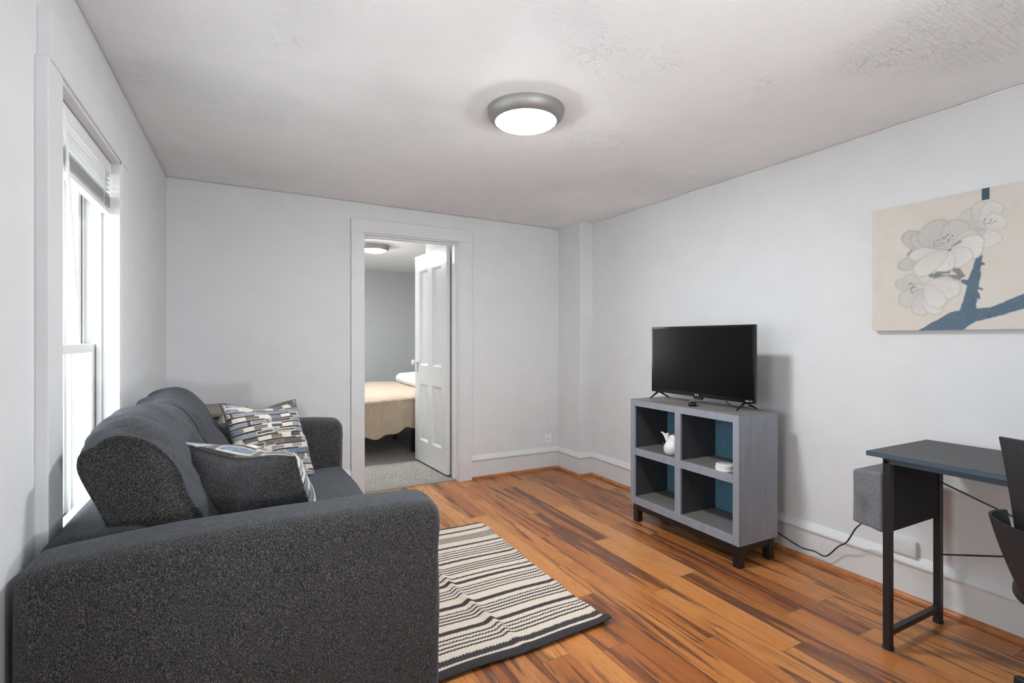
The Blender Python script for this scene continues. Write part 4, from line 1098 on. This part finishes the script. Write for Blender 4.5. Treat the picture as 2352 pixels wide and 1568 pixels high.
# cross brace rods behind
b = bm_new(); xb_ = LX1-0.012
tube(b, [(xb_, yE-0.01, 0.604), (xb_, DKY0+0.06, 0.29)], 0.0035, 8); chd('brace_rod', b, M['black'])
b = bm_new(); tube(b, [(xb_-0.008, yE-0.01, 0.29), (xb_-0.008, DKY0+0.06, 0.604)], 0.0035, 8); chd('brace_rod', b, M['black'])
# bolts
b = bm_new(); lathe(b, [(0.006, 0), (0.005, 0.003)], 12, mtx=Matrix.Translation((LX0, yE-0.012, DKZ-0.035)) @ Matrix.Rotation(-PI/2, 4, 'Y')); chd('bolt', b, M['gloss'])
# storage bag hanging outside the end frame
bag = thing('storage_bag', 'grey fabric storage bag hanging on the end of the desk', 'storage bag', (2.40, 1.15, 0.40))
b = bm_new()
def bagf(bm):
    y0, y1 = yE+0.003, yE+0.115; x0, x1 = LX0+0.004, LX1-0.01; z0, z1 = 0.445, 0.685
    n = 14
    soft_box(bm, x0, x1, y0, y1, z0, z1, 0.012, 26, puff=(0.0, 0.006, 0.0))
    for v in bm.verts:
        h = (v.co.z-z0)/(z1-z0); q = (v.co.y-y0)/(y1-y0)
        v.co.z += (0.016*(1-h))*max(0, q) - 0.010*h*q
        k = math.exp(-((q-0.45-0.4*h)/0.16)**2)*math.exp(-((h-0.25)/0.25)**2)
        if v.co.x < x0+0.05: v.co.x += 0.016*k
        v.co.x += 0.003*mnoise.noise(v.co*25)
bagf(b); o = obj('pouch', b, M['feltgrey'], bag); o.location = -Vector(bag.location)
b = bm_new(); box(b, LX0+0.022, LX1-0.032, yE-0.020, yE+0.002, 0.455, 0.722, bev=0.003); o = obj('back_flap', b, M['feltdark'], bag, smooth=False); o.location = -Vector(bag.location)

# ============================================================ OFFICE CHAIR
oc = thing('office_chair', 'black office chair with mesh back in front of the desk, cut by the right edge', 'office chair', (2.20, 0.43, 0), R(0))
LC = Vector((2.20, 0.43, 0))
def cho(name, bm, mat, par=None, **k):
    o = obj(name, bm, mat, par or oc, **k)
    if par is None: o.location = -LC
    return o
def backx(z): return 1.985-0.03*((z-0.55)/0.36) + 0.02*((z-0.72)/0.18)**2          # rear surface of back
def halfw(z): # half width of back vs height
    t = (z-0.60)/0.32; return 0.196 + 0.012*t + 0.026*max(0, t)**2.4
cy_ = 0.43
def back_grid(w0, w1, z0, z1, nu, nv, th, curve=0.05):
    b = bm_new(); F = []; Bk = []
    for j in range(nv+1):
        z = z0+(z1-z0)*j/nv; f = []; g = []
        for i in range(nu+1):
            a = w0+(w1-w0)*i/nu; y = cy_ + a*halfw(z); x = backx(z) - curve*(1-a*a) 
            f.append(b.verts.new((x, y, z))); g.append(b.verts.new((x+th, y, z)))
        F.append(f); Bk.append(g)
    for j in range(nv):
        for i in range(nu):
            b.faces.new((F[j][i], F[j][i+1], F[j+1][i+1], F[j+1][i])); b.faces.new((Bk[j][i], Bk[j+1][i], Bk[j+1][i+1], Bk[j][i+1]))
    for j in range(nv):
        b.faces.new((F[j][0], F[j+1][0], Bk[j+1][0], Bk[j][0])); b.faces.new((F[j][nu], Bk[j][nu], Bk[j+1][nu], F[j+1][nu]))
    for i in range(nu):
        b.faces.new((F[0][i], Bk[0][i], Bk[0][i+1], F[0][i+1])); b.faces.new((F[nv][i], F[nv][i+1], Bk[nv][i+1], Bk[nv][i]))
    return b
b = bm_new()
for args in ((-1, -0.76, 0.60, 0.92), (0.76, 1, 0.60, 0.92)):
    b2 = back_grid(*args, 4, 24, 0.018); merge(b, b2)
merge(b, back_grid(-0.76, 0.76, 0.893, 0.92, 20, 3, 0.018)); merge(b, back_grid(-0.76, 0.76, 0.60, 0.68, 20, 5, 0.018))
cho('back_frame', b, M['plastic'], angle=40)
cho('back_mesh', back_grid(-0.77, 0.77, 0.675, 0.897, 24, 16, 0.0012), M['net'])
# plastic shell that cups the lower back and carries it
b = bm_new(); F = []; Bk = []
nz, na = 22, 28
for j in range(nz+1):
    t = j/nz; z = 0.425+0.262*t; hw_ = 0.15+0.098*t**0.8
    f = []; g = []
    for i in range(na+1):
        ph = (2*i/na-1)*R(118); lift = 0.030*t**4*(1-math.cos(ph)) - 0.02*t
        x = 1.972 - 0.050*math.cos(ph) - 0.02*t
        f.append(b.verts.new((x, cy_+hw_*math.sin(ph), z+lift)))
        g.append(b.verts.new((x+0.008*math.cos(ph), cy_+(hw_-0.008)*math.sin(ph), z+lift)))
    F.append(f); Bk.append(g)
for j in range(nz):
    for i in range(na):
        b.faces.new((F[j][i], F[j][i+1], F[j+1][i+1], F[j+1][i])); b.faces.new((Bk[j][i], Bk[j+1][i], Bk[j+1][i+1], Bk[j][i+1]))
for j in range(nz): b.faces.new((F[j][0], F[j+1][0], Bk[j+1][0], Bk[j][0])); b.faces.new((F[j][na], Bk[j][na], Bk[j+1][na], F[j+1][na]))
for i in range(na): b.faces.new((F[0][i], Bk[0][i], Bk[0][i+1], F[0][i+1])); b.faces.new((F[nz][i], F[nz][i+1], Bk[nz][i+1], Bk[nz][i]))
sh = cho('back_support', b, M['plastic'], angle=50)
b = bm_new(); lathe(b, [(0.007, 0.0), (0.0065, 0.004), (0.004, 0.005)], 14, mtx=Matrix.Translation((1.931, 0.555, 0.66)) @ Matrix.Rotation(-PI/2, 4, 'Y')); obj('screw', b, M['gloss'], sh)
b = bm_new(); tube(b, catmull([(1.965, cy_, 0.50), (1.975, cy_, 0.43), (2.03, cy_, 0.405), (2.15, cy_, 0.41)], 6, False), 0.022, 12); cho('support_bar', b, M['plastic'])
b = bm_new(); soft_box(b, 1.99, 2.46, cy_-0.215, cy_+0.215, 0.43, 0.52, 0.04, 24, puff=(0.012, 0.012, 0.015), wr=0.003, ws=8); cho('seat', b, M['feltdark'])
b = bm_new(); box(b, 2.12, 2.32, cy_-0.08, cy_+0.08, 0.385, 0.432, bev=0.008); tube(b, [(2.20, cy_, 0.10), (2.20, cy_, 0.25)], 0.026, 20); tube(b, [(2.20, cy_, 0.25), (2.20, cy_, 0.39)], 0.015, 20); cho('gas_lift', b, M['plastic'])
b = bm_new(); lathe(b, [(0.045, 0.07), (0.045, 0.115), (0.03, 0.125)], 24, (2.20, cy_, 0)); cho('hub', b, M['plastic'])
a0 = math.atan2(0.757-0.43, 2.31-2.20)
for k in range(5):
    a = a0+k*2*PI/5; dx, dy = math.cos(a), math.sin(a)
    b = bm_new(); b2 = bm_new(); soft_box(b2, 0.03, 0.315, -0.018, 0.018, 0.064, 0.098, 0.010, 10)
    for v in b2.verts: v.co.z -= 0.016*(v.co.x/0.3); v.co.y *= 1.25-0.5*v.co.x/0.3
    merge(b, b2, Matrix.Translation((2.20, cy_, 0)) @ Matrix.Rotation(a, 4, 'Z'))
    lg = cho('base_leg', b, M['plastic'])
    b = bm_new(); c = Vector((2.20+0.295*dx, cy_+0.295*dy, 0.0255)); sx, sy = -dy, dx
    for s in (-1, 1): tube(b, [c+Vector((sx*s*0.008, sy*s*0.008, 0)), c+Vector((sx*s*0.022, sy*s*0.022, 0))], 0.0250, 18)
    tube(b, [c, c+Vector((0, 0, 0.045))], 0.006, 8); obj('caster', b, M['gloss'], lg)

# ============================================================ BEDROOM
bed = thing('bed', 'bed with a tan comforter in the room beyond the doorway', 'bed', (1.6, 6.1, 0))
LQ = Vector((1.6, 6.1, 0))
def chq(name, bm, mat, **k):
    o = obj(name, bm, mat, bed, **k); o.location = -LQ; return o
b = bm_new(); soft_box(b, 0.45, 2.42, 5.26, 6.96, 0.33, 0.57, 0.05, 14); chq('mattress', b, M['linen'])
b = bm_new()
box(b, 0.48, 2.40, 5.30, 5.34, 0.30, 0.34); box(b, 0.48, 2.40, 6.90, 6.94, 0.30, 0.34); box(b, 0.48, 0.52, 5.34, 6.90, 0.30, 0.34); box(b, 2.36, 2.40, 5.34, 6.90, 0.30, 0.34); box(b, 1.4, 1.44, 5.34, 6.90, 0.30, 0.34); chq('frame', b, M['black'], smooth=False)
for x in (0.50, 1.60, 2.34):
    for y in (5.34, 6.1, 6.86):
        b = bm_new(); box(b, x, x+0.035, y, y+0.035, 0, 0.30); chq('leg', b, M['black'], smooth=False)
def comf(U, V):
    # V: 0 far hem -> over the bed -> 1 near hem ; U along X
    L = 2.10+0.36+0.36
    x = 0.42+1.98*U
    s = V*3.0
    top0, top1 = 0.34, 2.44       # top region in s
    y = np.where(s < top0, 7.03, np.where(s > top1, 5.18, 7.03-(s-top0)/(top1-top0)*(7.03-5.18)))
    z = np.where(s < top0, 0.605-(top0-s), np.where(s > top1, 0.605-(s-top1)*0.57-0.0, 0.605))
    # soften the shoulder
    for e, sg in ((top0, 1), (top1, -1)):
        d = np.clip(1-np.abs(s-e)/0.14, 0, 1)**2
        z = z-0.035*d; y = y + sg*(-0.02)*d*(-1 if sg > 0 else 1)*-1
    hang = np.clip((s-top1)/0.3, 0, 1)
    y = y - hang*(0.035+0.022*np.sin(x*11)+0.014*np.sin(x*23+1)) 
    z = z + 0.012*np.sin(x*5)*np.sin(s*3) + hang*(-0.06*(1-U)+0.03*np.sin(x*9+0.5)+0.012*np.sin(x*31))
    # near left the comforter droops lower
    return x, y, z
o = grid_obj('comforter', comf, 120, 150, M['comf'], bed, thick=0.02); o.location = -LQ
pw = thing('bed_pillow', 'white pillow at the head of the bed', 'pillow', (2.08, 6.32, 0.63))
b = bm_new(); soft_box(b, -0.26, 0.26, -0.52, 0.55, -0.02, 0.12, 0.068, 22, puff=(0.02, 0.02, 0.025), wr=0.012, ws=5); obj('pillowcase', b, M['linen'], pw)

# extra painted details on the walls: cable line above the outlet
b = bm_new(); tube(b, [(2.509, YB-0.002, 0.325), (2.507, YB-0.002, 0.40), (2.508, YB-0.002, 0.55), (2.506, YB-0.002, 0.66)], 0.0014, 6)
tube(b, catmull([(2.54, YB-0.002, 0.335), (2.57, YB-0.003, 0.325), (2.60, YB-0.002, 0.345), (2.618, YB-0.003, 0.40)], 5, False), 0.0022, 6)
tag(obj('painted_wire', b, M['trim']), 'thin painted over wire running up from the outlet on the back wall', 'wire')
